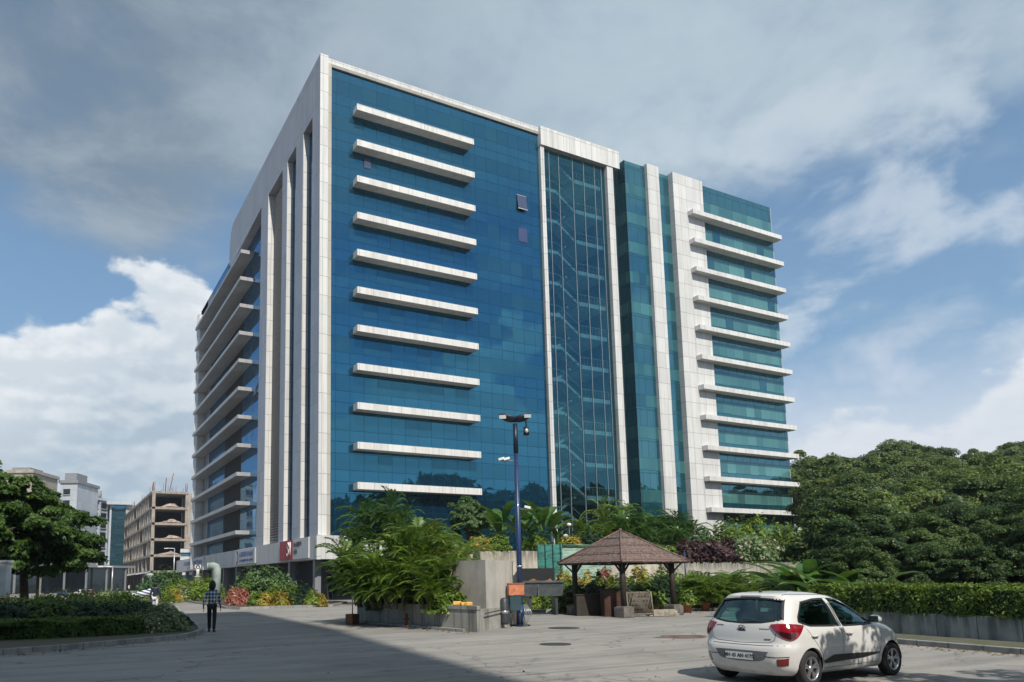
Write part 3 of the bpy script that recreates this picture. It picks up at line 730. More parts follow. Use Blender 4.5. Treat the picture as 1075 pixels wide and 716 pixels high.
# wood across the road behind the photographer, mirrored in the glass
def wood_mesh():
    rs = np.random.RandomState(5); Ps = []; Ns = []
    for i in range(150):
        x = rs.uniform(48, 150); y = rs.uniform(-34, -14); h = rs.uniform(19, 28)*(.8 if x < 75 else 1)
        k = 110; d = unit(rs, k); d[:, 2] = np.abs(d[:, 2])-.3
        Ps.append(np.array([x, y, h-5])+d*np.array([5, 5, 5])*rs.uniform(.7, 1.1, (k, 1))); Ns.append(d+rs.normal(size=(k, 3))*.4)
        k = 60; d = rs.random((k, 3))*np.array([7, 5, 1])+np.array([-3.5, -2.5, 0]); Ps.append(np.array([x, y, 0])+d*np.array([1, 1, h-6])); Ns.append(rs.normal(size=(k, 3)))
    P = np.concatenate(Ps); V, F = cards(P, np.concatenate(Ns), 1.5, rs, 1.3); return np_mesh('wood', V, F, L['forest'])
link('wood', wood_mesh(), kind='stuff')
# ================================================================ terrace and its walls
M['wallc'] = mat_concrete('retaining_wall_concrete', (.50, .47, .40), .45, top_stain=(2.6, 3.9))
M['wallc2'] = mat_concrete('low_terrace_wall_concrete', (.42, .41, .37), .5, top_stain=(2.0, 2.9))
M['block'] = mat_concrete('block_concrete', (.44, .42, .38), .25)
M['planter'] = mat_concrete('planter_concrete', (.34, .33, .30), .75, joints=1.55)
M['kerb'] = mat_concrete('kerb_concrete', (.30, .30, .29), .4, joints=.9)
M['hwall'] = mat_concrete('hedge_wall_concrete', (.38, .38, .37), .8, joints=1.2, top_stain=(.25, .7))
TZ = 3.78
A0, A1 = (21.5, 46.2), (33.6, 46.2)
mb = MB(); mb.box(21.5, 47.5, 46.2, 46.5, 0, 3.86); mb.build('retaining_wall', M['wallc'], label='tall pale concrete terrace wall behind the block and the lamp pole', cat='wall')
mb = MB(); mb.box(45.0, 84, 44.6, 44.9, 0, 2.93); mb.build('retaining_wall', M['wallc2'], label='lower stained concrete terrace wall right of the pavilion', cat='wall')
mb = MB(); mb.prism([(21.5, 46.51), (47.5, 46.51), (47.5, 44.91), (84, 44.91), (95, 64), (30.2, 64)], 0, 2.85); mb.build('planting_terrace', SOIL, kind='structure')
mb = MB(); mb.prism([(22, 46.52), (47.4, 46.52), (60, 58), (60, 64), (30.2, 64)], 2.86, TZ-.1); mb.build('upper_terrace', SOIL, kind='structure')
# green sheeting beside the pavilion
def mat_sheet(name, col):
    m, t, p = newmat(name); c = t.pos(); x, y, z = t.sep(c)
    base = t.mix(t.ramp(t.noise(t.vmath('MULTIPLY', c, (1.5, 1.5, 5)), 1.3, 5, .6), .4, .65), col, tuple(v*.45 for v in col))
    t.put(p.inputs['Base Color'], base); p.inputs['Roughness'].default_value = .5; t.put(p.inputs['Normal'], t.bump(t.noise(c, 4, 4, .6), .4, .05)); return m
M['sheet'] = mat_sheet('green_sheet', (.05, .22, .19)); M['sheet2'] = mat_sheet('pale_green_sheet', (.34, .50, .42))
ga, gb, gc = at(563, 44.3), at(587, 44.3), at(640, 45.2)
g = empty('green_hoarding', (*ga, 0), label='dark green sheet hoarding panel standing against the terrace wall', cat='hoarding')
def slab(a, b, z0, z1, th=.08):
    a = Vector(a); b = Vector(b); d = (b-a).normalized(); n = Vector((-d.y, d.x))*th
    mb = MB(); mb.prism([tuple(a), tuple(b), tuple(b+n), tuple(a+n)], z0, z1); return mb
zg = zat(575, 573, 44.3)
o = slab(ga, gb, zat(575, 606.5, 44.3), zg).build('sheet_panel', M['sheet'], g); o.location = (-ga[0], -ga[1], 0)
mb = MB()
for k in range(4):
    q = Vector(ga).lerp(Vector(gb), k/3); mb.box(q.x-.05, q.x+.05, q.y-.12, q.y-.04, 0, zg+.05)
o = mb.build('frame_posts', M['sheet'], g); o.location = (-ga[0], -ga[1], 0)
g = empty('pale_screen', (*gb, 0), label='pale green translucent screen between the hoarding and the pavilion roof', cat='screen')
o = slab((gb[0]+.1, gb[1]), gc, 1.2, zg-.12).build('screen_panel', M['sheet2'], g); o.location = (-gb[0], -gb[1], 0)
mb = MB(); mb.tube([(gb[0]+.1, gb[1]-.1, zg-.05), (gc[0], gc[1]-.1, zg-.05)], .05, 6); o = mb.build('top_rail', M['sheet'], g); o.location = (-gb[0], -gb[1], 0)
# ---------------------------------------------------------------- planter and block
def P3(px, py, z=0.):
    u = (px-W0/2-SX)/FPX; v = (H0/2-SY-py)/FPX; r = FW+u*RT+v*UP; s = (z-CAM_H)/r.z; return (r.x*s, r.y*s)
pA, pB = Vector(P3(501, 664)), Vector(P3(375, 653.2))
pA2 = Vector(P3(517.5, 661.2)); dAD = (Vector(P3(535.3, 657.6))-pA).normalized(); dAB = (pB-pA).normalized()
PH = .86
pl = empty('planter', (pA.x, pA.y, 0), label='long low concrete planter full of palms at the edge of the road', cat='planter')
wth = .18; L1 = (pB-pA).length; L2 = 2.3
def par(o, a, b, c, d): return [tuple(o+dAB*u+dAD*v) for u, v in ((a, c), (b, c), (b, d), (a, d))]
mb = MB()
mb.prism(par(pA, 0, L1, 0, wth), 0, PH-.12); mb.prism(par(pA, 0, wth, wth+.002, L2), 0, PH-.12); mb.prism(par(pA, L1-wth, L1, wth+.002, L2), 0, PH-.12)
o = mb.build('wall', M['planter'], pl); o.location = (-pA.x, -pA.y, 0)
mb = MB(); mb.prism(par(pA, -.03, L1+.03, -.035, .30), PH-.118, PH)
o = mb.build('coping', M['planter'], pl); o.location = (-pA.x, -pA.y, 0)
mb = MB(); mb.prism(par(pA, wth+.01, L1-wth-.01, wth+.01, L2+3.), 0, PH-.16)
o = mb.build('soil', SOIL, pl); o.location = (-pA.x, -pA.y, 0)
mb = MB(); mb.prism(par(pA, .6, L1+.6, -.3, -.02), 0, .09); o = mb.build('plinth', M['kerb'], pl); o.location = (-pA.x, -pA.y, 0)
# block
bM = Vector(P3(507.5, 662.3)); bD = pA+dAD*((Vector(P3(539.5, 656.6))-pA).length)
bM = pA+dAD*.92+dAB*.02
kl = (bD-bM).length
bk = empty('concrete_block', (bM.x, bM.y, 0), label='tall plain concrete block rising behind the planter end', cat='concrete block')
q0 = bM; q1 = bM+dAD*kl; q3 = bM+dAB*3.1; q2 = q1+dAB*3.1
mb = MB(); mb.prism([tuple(q0), tuple(q1), tuple(q2), tuple(q3)], 0, 2.42)
me = mb.mesh('concrete_block', M['block'])
o = link('body', me, bk); o.location = (-bM.x, -bM.y, 0)
# yellow cut stones on the coping
M['yel'] = mat('yellow_stone', (.75, .42, .10), .7, var=.3, scale=5)
for k, (dx, s) in enumerate(((.55, .17), (.85, .15), (1.15, .19))):
    q = pA+dAB*dx+dAD*.14; mb = MB(); mb.obox((0, 0, s*.36), s*1.5, s*1.1, s*.72, rz=.3+k, rx=.06*k)
    mb.build('yellow_lump', M['yel'], loc=(q.x, q.y, PH), rz=0, bevel=.03, label=('orange yellow lump on the planter coping, nearest its corner', 'middle one of three orange yellow lumps on the planter coping', 'orange yellow lump on the coping, farthest from the planter corner')[k], cat='lump', group='yellow lumps on the planter')
# meter cabinet pipe on the planter end
M['dkmetal'] = mat('dark_painted_metal', (.05, .06, .07), .45, .3); M['ltmetal'] = mat('galvanised_metal', (.45, .46, .46), .35, .7)
q = pA+dAD*2.45-dAB*.12; mt = empty('valve_box', (q.x, q.y, 0), label='dark upright valve cover with pale band on the planter end wall', cat='valve box')
mb = MB(); mb.lathe([(0, .12), (.13, .12), (.15, .2), (.15, .98), (.10, 1.06), (0, 1.08)], n=14); mb.build('body', M['dkmetal'], mt)
mb = MB(); mb.lathe([(.152, .52), (.158, .53), (.158, .60), (.152, .61)], n=14); mb.build('band', M['ltmetal'], mt)
vq = (pA-q); mb = MB(); mb.tube([(-dAD.x*.1, -dAD.y*.1, .66), (-dAD.x*1.9, -dAD.y*1.9, .60)], .02, 6); mb.build('pipe', M['dkmetal'], mt)
# red hydrant stub in front of the planter
q = pB.lerp(pA, .50)-dAD*.28; M['rust'] = mat('rusty_red', (.22, .06, .04), .7, var=.5, scale=9)
hy = empty('fire_hydrant', (q.x, q.y, 0), label='short rusty red hydrant stub in front of the planter wall', cat='hydrant')
mb = MB(); mb.lathe([(0, 0), (.11, 0), (.11, .04), (.055, .05), (.05, .38), (.085, .4), (.085, .44), (.04, .5), (0, .52)], n=12); mb.build('barrel', M['rust'], hy)
mb = MB(); mb.tube([(-.12, 0, .3), (.12, 0, .3)], .035, 8); mb.build('outlet', M['rust'], hy)
# ---------------------------------------------------------------- blue lamp pole
M['blue_paint'] = mat('blue_pole_paint', (.008, .030, .10), .4, var=.3, scale=3, coat=.3); M['blue_dk'] = mat('dark_blue_paint', (.008, .014, .035), .45, var=.3)
px_, py_ = at(543.5, 27.5); zp = zat(541, 437, 27.5)
pole = empty('lamp_pole', (px_, py_, 0), label='tall dark blue lamp pole with a pair of floodlights on top', cat='street lamp')
mb = MB(); mb.tube([(0, 0, 0), (0, 0, 2.6), (0, 0, zp-1.4)], [.115, .10, .085], 14); mb.build('pole', M['blue_paint'], pole)
mb = MB(); mb.tube([(0, 0, zp-1.4), (0, 0, zp-.25)], [.092, .092], 14); mb.build('pole_sleeve', M['blue_dk'], pole)
mb = MB(); mb.obox((0, 0, .03), .5, .5, .06); mb.tube([(0, 0, .06), (0, 0, .8)], [.17, .13], 12); mb.build('base', M['blue_paint'], pole)
M['lens'] = mat('lamp_lens', (.5, .52, .5), .15, .1)
cr_ = Vector((RH.x, RH.y, 0)); cf_ = Vector((FH.x, FH.y, 0))
def head(sx, ex):
    """shallow boat-shaped floodlight head"""
    c = cr_*sx; mb = MB(); pr = []
    n = 16; vs = []; 
    for (sc, z) in ((.35, -.17), (.75, -.10), (1.0, .03), (.9, .07), (.5, .10)):
        for k in range(n):
            a = 2*math.pi*k/n; vs.append(c+cr_*(math.cos(a)*.38*sc)+cf_*(math.sin(a)*.22*sc)+Vector((0, 0, zp+z+.09*math.cos(a)*ex*sc)))
    fs = [(i*n+k, i*n+(k+1) % n, (i+1)*n+(k+1) % n, (i+1)*n+k) for i in range(4) for k in range(n)]+[tuple(range(n))[::-1], tuple(range(4*n, 5*n))]
    mb.add(vs, fs, 0, True); return mb
o = head(-.26, -1).build('floodlight', M['blue_dk'], pole); head(.27, 1)
mb = MB(); c = cr_*-.5; mb.obox(c+Vector((0, 0, zp-.02))-cf_*.2, .26, .03, .14, rz=R(-27)); mb.build('lens', M['lens'], o)
o = head(.27, 1).build('floodlight', M['blue_dk'], pole)
mb = MB(); c = cr_*.46; mb.obox(c+Vector((0, 0, zp-.0))-cf_*.21, .26, .03, .13, rz=R(-27)); mb.build('lens', M['lens'], o)
mb = MB(); mb.tube([tuple(cr_*-.1+Vector((0, 0, zp-.12))), tuple(cr_*.12+Vector((0, 0, zp-.12)))], .07, 8); mb.build('bracket', M['blue_dk'], pole)
c = cr_*.42; mb = MB(); mb.tube([tuple(c+Vector((0, 0, zp-.15))), tuple(c+Vector((0, 0, zp-.42)))], .025, 6); mb.tube([tuple(c+Vector((0, 0, zp-.38))), tuple(c+Vector((0, 0, zp-.70)))], [.10, .115], 12); o = mb.build('hanging_lamp', M['blue_dk'], pole)
mb = MB(); mb.ball(tuple(c+Vector((0, 0, zp-.55))-cf_*.07), (.075, .075, .10)); mb.build('lens', M['lens'], o)
mb = MB(); mb.lathe([(.13, 2.18), (.135, 2.19), (.135, 2.23), (.13, 2.24)], n=14); mb.build('clamp_band', M['ltmetal'], pole)
M['wht'] = mat('white_plastic', (.75, .75, .72), .4)
def cctv(z, s, lab, two):
    t = empty('security_camera', (px_+cr_.x*s*.1, py_+cr_.y*s*.1, z), label=lab, cat='security camera', group='cameras on the blue pole')
    mb = MB(); e = cr_*s*.45; mb.tube([(0, 0, 0), tuple(e)], .022, 6); mb.build('arm', M['ltmetal'], t)
    for j in range(two):
        c = cr_*s*(.22+.2*j)+Vector((0, 0, .07)); mb = MB(); mb.obox(c+cr_*s*.05-cf_*.03, .24, .09, .09, rz=R(-27), ry=.25*s); h_ = mb.build('housing', M['wht'], t, bevel=.012)
        mb = MB(); mb.obox(c+cr_*s*.175-cf_*.03+Vector((0, 0, -.035)), .02, .07, .07, rz=R(-27), ry=.25*s); mb.build('lens', M['dkmetal'], h_)
zc1 = zat(530, 484, 27.5); zc2 = zat(530, 546-10, 27.5)
cctv(zc1, -1, 'pair of white security cameras halfway up the blue lamp pole', 2); cctv(zc2, 1, 'lone white security camera low on the right of the blue lamp pole', 1)
# boxes strapped beside the pole
M['orange'] = mat('orange_board', (.50, .18, .09), .6, var=.3, scale=6); M['teal_box'] = mat('dark_teal_metal', (.02, .055, .07), .5)
ob = empty('orange_box', (*at(539, 27.0), 0), label='faded orange box fixed beside the blue pole above a dark green cabinet', cat='box')
c = ob.location; zb0, zb1 = zat(539, 625.5, 27), zat(539, 613.5, 27)
mb = MB(); mb.obox((0, 0, (zb0+zb1)/2), .58, .3, zb1-zb0, rz=R(-20)); mb.build('body', M['orange'], ob, bevel=.012)
mb = MB(); mb.obox((0, -.02, zb1+.011), .6, .33, .02, rz=R(-20)); mb.build('lid', M['orange'], ob)
gb_ = empty('cabinet', (*at(538, 27.0), 0), label='dark green electrical cabinet on legs under the orange box', cat='cabinet')
zq0, zq1 = zat(538, 641, 27), zb0-.01
mb = MB(); mb.obox((0, 0, (zq0+zq1)/2), .42, .25, zq1-zq0, rz=R(-20)); mb.build('body', M['teal_box'], gb_, bevel=.01)
for s in (-.17, .17):
    mb = MB(); mb.tube([(s*.94, -s*.34, 0), (s*.94, -s*.34, zq0)], .018, 6); mb.build('leg', M['dkmetal'], gb_)
mb = MB()
for k in range(5):
    a = .06*k; mb.tube([(.3+a*.6, -.12, zq0+.2), (.33+a, -.16-.02*k, zq0-.1), (.2+a, -.2, .25), (.26+a*.5, -.15, .05), (.42, -.12, .02)], .012, 5)
mb.build('cable_bundle', M['ltmetal'], loc=(*at(538, 27.0), 0), label='loose grey cables hanging from the cabinet beside the pole foot', cat='cable')
# grey skip behind
sk = empty('waste_skip', (*at(566, 36), 0), rz=R(-27), label='long grey metal skip raised behind the blue pole', cat='skip')
z0, z1 = zat(566, 626, 36), zat(566, 611.5, 36); hw = 38/FPX*36/2
M['skip'] = mat('grey_skip_paint', (.09, .105, .115), .55, .2, var=.3, scale=3)
mb = MB(); mb.add([(-hw, -.6, z0), (hw, -.6, z0), (hw, .6, z0), (-hw, .6, z0), (-hw-.08, -.75, z1), (hw+.08, -.75, z1), (hw+.08, .75, z1), (-hw-.08, .75, z1)], [(0,3,2,1),(0,1,5,4),(1,2,6,5),(2,3,7,6),(3,0,4,7)]); mb.box(-hw, hw, -.68, .68, z1-.2, z1-.16); mb.build('hull', M['skip'], sk)
mb = MB(); mb.box(-hw-.12, hw+.12, -.80, -.72, z1-.04, z1+.05); mb.box(-.3, -.24, -.73, -.62, z0, z1); mb.build('rim', M['skip'], sk)
for s in (-1, 1): mb = MB(); mb.box(s*hw*.7-.06, s*hw*.7+.06, -.5, .5, 0, z0); mb.build('stand', M['dkmetal'], sk)
mb = MB()
for k in range(9): mb.obox((-hw+.25+k*.16, -.2+.1*(k % 3), z1+.02), .5, .08, .05, rz=k*.7, ry=-.5+.13*k)
mb.build('timber_offcuts', mat('broken_timber', (.30, .16, .08), .8, var=.4), loc=(*at(566, 36), 0), rz=R(-27), label='broken timber offcuts piled on the grey skip', cat='timber')
dk = empty('dark_opening_box', (*at(566, 43.5), 0), label='black box standing for the dark opening under the terrace wall behind the skip', cat='store')
mb = MB(); mb.obox((-.3, 0, 1.2), 2.0, .5, 2.3, rz=R(-27)); mb.build('body', M['black'], dk)  # solid black box painted as the shade inside an opening
# ================================================================ palms in the planter
PA = [palm_meshes(s, L['palm'], nst=16, h=2.5, spread=1.0, nf=8, Lf=1.9, ll=.55, lw=.085, droop=1.35, nl=24, el=(.5, 1.45)) for s in (31, 32, 33)]
PD = [palm_meshes(s, L['palmd'], nst=9, h=2.5, spread=.9, nf=9, Lf=2.0, ll=.6, lw=.12, droop=1.5, nl=20, el=(.3, 1.4)) for s in (41, 42)]
def palm(px, d, zb, h, ref, pr, label, rz=None, group=None, name='areca_palm', cat='palm', wide=1.):
    x, y = at(px, d) if px is not None else d; s = h/ref
    t = empty(name, (x, y, zb), rnd.uniform(0, 6.28) if rz is None else rz, label=label, cat=cat, group=group); t.scale = (s*wide, s*wide, s)
    link('fronds', pr[0], t); link('stems', pr[1], t); return t
# height of the finished clump of unit scale is about 3.9 m
lab = ['feathery green palm clump at the road end of the planter', 'arching palm clump in the planter beside the concrete block', 'tall palm clump in the middle of the planter',
       'low palm clump spilling over the planter wall near its left end', 'dense palm clump filling the back of the planter', 'yellowish palm clump in the planter behind the coping',
       'small palm clump in the planter between the taller ones', 'palm clump leaning out over the left end of the planter']
for k, (px, d, top, w) in enumerate(((386, 30.0, 566, 1.), (462, 28.3, 551, .95), (424, 29.3, 543, 1.0), (399, 28.6, 580, 1.05), (441, 31, 545, 1.0), (450, 26.8, 575, .95), (415, 27.6, 575, 1.0), (378, 31.5, 574, .9))):
    h = zat(px, top, d)-.7; palm(px, d, .68, h, 3.7, PA[k % 3], lab[k], wide=w*min(1.25, 3.7/h*1.0))
q = pA.lerp(pB, .22)+dAD*.5
link('shrub', shrub_mesh(5, L['lime'], .95, .6, .75, 1700, .09), loc=(q.x, q.y, PH-.25), rz=0, label='light green leafy shrub hanging over the planter coping next to the block', cat='shrub')
q = pA.lerp(pB, .75)+dAD*.6
for k, (f, g_, m, lb_) in enumerate(((.45, 1.5, 'dark', 'dark undergrowth between the palm stems in the middle of the planter'), (.65, 1.7, 'dark', 'dark undergrowth between the palm stems left of the middle of the planter'), (.88, 1.4, 'dark', 'dark undergrowth at the far left end of the planter'), (.28, 1.8, 'hedge', 'green undergrowth beside the concrete block inside the planter'))):
    q = pA.lerp(pB, f)+dAD*g_; link('shrub', shrub_mesh(300+k, L[m], 1.2, .9, 1.3, 1500, .12), loc=(q.x, q.y, PH-.25), rz=k, label=lb_, cat='shrub')
q = pA.lerp(pB, .75)+dAD*.6
link('shrub', shrub_mesh(6, L['hedge'], 1.0, .6, .8, 1700, .09), loc=(q.x, q.y, PH-.25), rz=0, label='mid green shrub under the palms at the left part of the planter', cat='shrub')
# ---------------------------------------------------------------- terrace planting
def fanpalm(seed, m): return bigleaf_mesh(seed, m, n=16, Ln=2.0, w=.24, h=1.3, droop=1.5, el=(.4, 1.45), spread=.25)
BL = [bigleaf_mesh(s, L['banana'], n=11, Ln=2.6, w=.27, h=.6, droop=1.5, el=(.75, 1.45)) for s in (51, 52)]
BD = [bigleaf_mesh(s, L['palmd'], n=13, Ln=2.4, w=.22, h=1.1, droop=1.6, el=(.5, 1.45), spread=.35) for s in (53, 54)]
def plant(px, d, zb, s, me, label, name='broad_leaf_plant', cat='plant', group=None, sx=1.):
    x, y = at(px, d); o = link(name, me, loc=(x, y, zb), rz=rnd.uniform(0, 6.28), label=label, cat=cat, group=group); o.scale = (s*sx, s*sx, s); return o
# left group above the entrance
palm(392, 53, 3.7, zat(390, 522, 53)-3.7, 3.8, PD[0], 'dark fan-like palm on the terrace nearest the building corner', name='dark_palm', wide=1.1)
palm(414, 52, 3.7, zat(414, 517, 52)-3.7, 3.8, PD[1], 'tall dark palm on the terrace above the planter palms', name='dark_palm', wide=.8)
palm(372, 52, 3.7, zat(372, 545, 52)-3.7, 3.8, PD[1], 'shorter dark palm overhanging the podium band', name='dark_palm', wide=1.)
palm(450, 50, 3.7, zat(450, 543, 50)-3.7, 3.8, PA[1], 'light green palm on the terrace left of the round-headed tree', wide=1.2)
# round-headed tree
rt_ = tree_proto(61, L['round'], 4.6, 1.9, 1.9, 110, 220, .13, r=.12, cr=(.16, .26), core=.45, low=-.8, flat=.85)
x, y = at(491, 50); hh = zat(491, 521, 50)-3.7; place_tree('round_tree', rt_, (x, y, 3.7), hh/5, 1., 'round-headed leafy tree on the terrace against the blue glass')
for k, (px, d, top, m) in enumerate(((527, 49.5, 522, 'b'), (549, 49, 528, 'b'), (570, 49.5, 520, 'b'), (513, 48.5, 548, 'd'), (585, 50, 545, 'd'), (558, 48, 545, 'd'))):
    h = zat(px, top, d)-3.7; me = (BL if m == 'b' else BD)[k % 2]
    plant(px, d, 3.7, h/2.7, me, ['broad-leaved plant just right of the round-headed tree on the terrace', 'broad-leaved plant behind the blue pole on the terrace', 'tall broad-leaved plant between the pole and the white facade strip',
          'dark leafy plant low between the round-headed tree and the pole', 'dark leafy plant at the foot of the white facade strip', 'dark low plant at the terrace edge right of the pole'][k], name='banana_plant' if m == 'b' else 'dark_leaf_plant', sx=1.05)
for k, (px, d, w, hgt, m, lb) in enumerate((
    (468, 47.4, .9, 1.0, 'lime', 'low lime shrub on the terrace edge above the block'), (503, 47.4, 1.0, .9, 'yellow', 'orange and yellow croton on the terrace edge left of the pole'),
    (522, 47.3, .9, .9, 'lime', 'lime green shrub on the terrace edge nearest the pole'), (562, 47.3, .9, .8, 'hedge', 'green shrub on the terrace edge above the hoarding'),
    (600, 47.3, 1.0, .8, 'yellow', 'croton bush above the pale green screen'), (620, 47.6, 1.1, 1.1, 'dark', 'dark bush on the terrace above the pavilion eaves'))):
    plant(px, d, 3.65, 1, shrub_mesh(70+k, L[m], w, w*.8, hgt, 900, .13), lb, name='shrub', cat='shrub')
# right group above the pavilion
for k, (px, d, top, w) in enumerate(((618, 50, 540, 1.0), (640, 52, 516, .8), (655, 50, 532, 1.1), (676, 51, 527, 1.1), (697, 52, 532, 1.1), (716, 52, 537, 1.1), (628, 49, 548, 1.1), (668, 49, 545, 1.1), (706, 49.5, 550, 1.1))):
    h = zat(px, top, d)-3.6
    pr = PA[k % 3] if k in (0, 1, 6) else PD[k % 2]
    palm(px, d, 3.5, h, 3.8, pr, ['palm at the left end of the group above the pavilion', 'tallest pale palm above the pavilion roof', 'dark palm over the pavilion peak', 'dark palm right behind the pavilion peak', 'dark drooping palm above the right slope of the pavilion roof',
        'outermost dark palm near the white pier', 'low bright palm above the left slope of the pavilion roof', 'low dark palm above the middle of the pavilion roof', 'low dark palm above the right eaves of the pavilion'][k], name='areca_palm' if pr in PA else 'dark_palm', wide=w)
SHR = [('plant', 690, 46.2, 1.5, .9, 'lime', 'bright green bush above the right corner of the pavilion roof'), (None, 722, 46.5, 1.6, 1.2, 'mauve', 'dark mauve-leaved bush at the left part of the low terrace wall'),
    (None, 745, 46.0, 1.5, 1.1, 'mauve', 'dark mauve-leaved bush in the middle of the low terrace wall'), (None, 762, 46.2, 1.2, 1.2, 'mauve', 'small mauve-leaved bush beside the flowering mound'),
    (None, 783, 46.2, 1.9, 1.45, 'pale', 'pale variegated mound with pinkish flowers on the low terrace wall'), (None, 806, 46.8, 1.3, 1.1, 'white', 'whitish flowering bush at the right end of the low wall'),
    (None, 738, 49, 1.3, 2.1, 'round', 'small leafy tree in front of the white pier'), (None, 763, 49.5, 1.4, 2.7, 'lime', 'bright upright bush left of the lime tree by the teal windows'), (None, 790, 50, 1.6, 3.0, 'lime', 'lime green small tree below the lowest right fin'),
    (None, 818, 50, 1.2, 2.4, 'lime', 'little lime bush near the right end of the tower foot'), (None, 838, 47, 1.8, 2.2, 'hedge', 'green bush between the tower foot and the wood')]
for k, (nm, px, d, w, hgt, m, lb) in enumerate(SHR):
    x, y = at(px, d); plant(px, d, 2.8, 1, shrub_mesh(90+k, L[m], w, w*.8, hgt, 1900, .15), lb, name='shrub', cat='shrub')
# ---------------------------------------------------------------- pavilion
M['thatch'] = None
def mat_shingle():
    m, t, p = newmat('weathered_roof_board'); c = t.objc(); x, y, z = t.sep(c)
    w = t.math('FLOOR', t.math('DIVIDE', z, .28))
    r = t.noise(t.vmath('MULTIPLY', c, (7, 7, 1.2)), 1.3, 4, .6); r2 = t.ramp(t.noise(c, 1.2, 4, .6), .35, .65)
    base = t.mix(t.ramp(r, .35, .65), (.065, .050, .043), (.19, .145, .125)); base = t.mix(t.math('MULTIPLY', r2, .3), base, (.20, .075, .05))
    l = t.math('LESS_THAN', t.math('FRACT', t.math('DIVIDE', z, .36)), .07); base = t.mix(t.math('MULTIPLY', l, .7), base, (.03, .02, .02))
    t.put(p.inputs['Base Color'], base); p.inputs['Roughness'].default_value = .75; t.put(p.inputs['Normal'], t.bump(r, .8, .04)); return m
M['thatch'] = mat_shingle()
M['dwood'] = mat('dark_timber', (.028, .02, .015), .7, var=.4, scale=4, bump=.4); M['stone'] = mat('rough_stone', (.13, .12, .11), .9, var=.5, scale=3, bump=.8, bscale=12)
M['cabr'] = mat('brown_counter_wood', (.055, .022, .014), .5, var=.4, scale=3); M['bamboo'] = mat('woven_bamboo', (.17, .15, .12), .7, var=.4, scale=9)
gd = 34.6; gx, gy = at(650.7, gd); ga_ = math.atan2(-gy, -gx)      # one corner faces the road
T_, t_ = .0866*gd, .064*gd; ze, za = zat(651, 591.0, gd*.93), zat(651, 558.5, gd)
pav = empty('pavilion', (gx, gy, 0), ga_, label='small open wooden pavilion with a square pointed brown roof', cat='pavilion')
nst = 11
for sidx in range(4):
    mb = MB(); a0, a1 = sidx*math.pi/2, (sidx+1)*math.pi/2
    c0 = Vector((math.cos(a0), math.sin(a0), 0)); c1 = Vector((math.cos(a1), math.sin(a1), 0)); apx = Vector((0, 0, za))
    rr = random.Random(sidx)
    nc = 4
    for j in range(nc):           # overlapping courses of boards
        f0, f1 = j/nc, (j+1)/nc
        for i in range(26):
            u0, u1 = i/26, (i+1)/26
            def pt(f, u, lift=0):
                b = c0.lerp(c1, u)*T_*f; return Vector((b.x, b.y, za+(ze-za)*f+lift))
            jt = rr.uniform(0, .025); fe = min(1.01, f1+.012+rr.uniform(0, .008)); lo_ = .035+jt
            a, b, c, d = pt(f0 if f0 > 0 else .001, u0, .01), pt(f0 if f0 > 0 else .001, u1, .01), pt(fe, u1, lo_), pt(fe, u0, lo_)
            dn = Vector((0, 0, -.03)); mb.add([a, b, c, d, c+dn, d+dn], [(3, 2, 1, 0), (3, 5, 4, 2)])
    mb.build('roof_slope', M['thatch'], pav)
mb = MB()
for k in range(4):
    a = k*math.pi/2; mb.tube([(math.cos(a)*T_*1.01, math.sin(a)*T_*1.01, ze+.05), (0, 0, za+.04)], .045, 6)
mb.tube([(0, 0, za-.1), (0, 0, za+.12)], .06, 8); mb.build('hip_cover', M['thatch'], pav)
mb = MB()
for k in range(4):
    a0, a1 = k*math.pi/2, (k+1)*math.pi/2; p0 = Vector((math.cos(a0), math.sin(a0), 0)); p1 = Vector((math.cos(a1), math.sin(a1), 0))
    mb.tube([p0*T_*.985+Vector((0, 0, ze-.03)), p1*T_*.985+Vector((0, 0, ze-.03))], .035, 6)
    mb.tube([p0*t_*1.05+Vector((0, 0, ze+.22)), p1*t_*1.05+Vector((0, 0, ze+.22))], .07, 6)
    for j in range(1, 6): b = p0.lerp(p1, j/6); mb.tube([b*T_*.97+Vector((0, 0, ze-.02)), b*.15*T_+Vector((0, 0, za-.3))], .03, 5)
    mb.tube([p0*T_*.98+Vector((0, 0, ze-.0)), Vector((0, 0, za-.12))], .045, 5)
mb.build('rafters', M['dwood'], pav)
for k in range(4):
    a = k*math.pi/2; c = Vector((math.cos(a), math.sin(a), 0))*t_
    mb = MB(); mb.tube([c+Vector((0, 0, .4)), c+Vector((0, 0, ze+.25))], .13, 9); po = mb.build('post', M['dwood'], pav)
    mb = MB()
    for s in (-1, 1):
        d_ = (Vector((math.cos(a+s*math.pi*.75), math.sin(a+s*math.pi*.75), 0)))
        mb.tube([c+Vector((0, 0, ze-.55)), c+d_*.65+Vector((0, 0, ze+.18))], .045, 6)
        mb.tube([c+Vector((0, 0, ze-.42)), c+d_*.42+Vector((0, 0, ze+.18))], .03, 6)
    d_ = Vector((math.cos(a), math.sin(a), 0)); mb.tube([c+Vector((0, 0, ze-.5)), c+d_*.5+Vector((0, 0, ze+.02))], .04, 6)
    mb.build('brace', M['dwood'], po)
    mb = MB(); mb.obox(c+Vector((0, 0, .22)), .62, .62, .44, rz=a+.78); mb.obox(c+Vector((0, 0, .46)), .5, .5, .06, rz=a+.78); mb.build('stone_base', M['stone'], pav, bevel=.03)
def prop(px, d, rz, nm, lb, cat): return empty(nm, (*at(px, d), 0), rz, label=lb, cat=cat)
g = prop(641, 33.6, R(-27), 'counter', 'dark red-brown counter box under the pavilion roof', 'counter')
zc_ = zat(641, 618.5, 33.6)
mb = MB(); mb.box(-.55, .55, -.4, .4, 0, zc_-.05); mb.build('body', M['cabr'], g, bevel=.01)
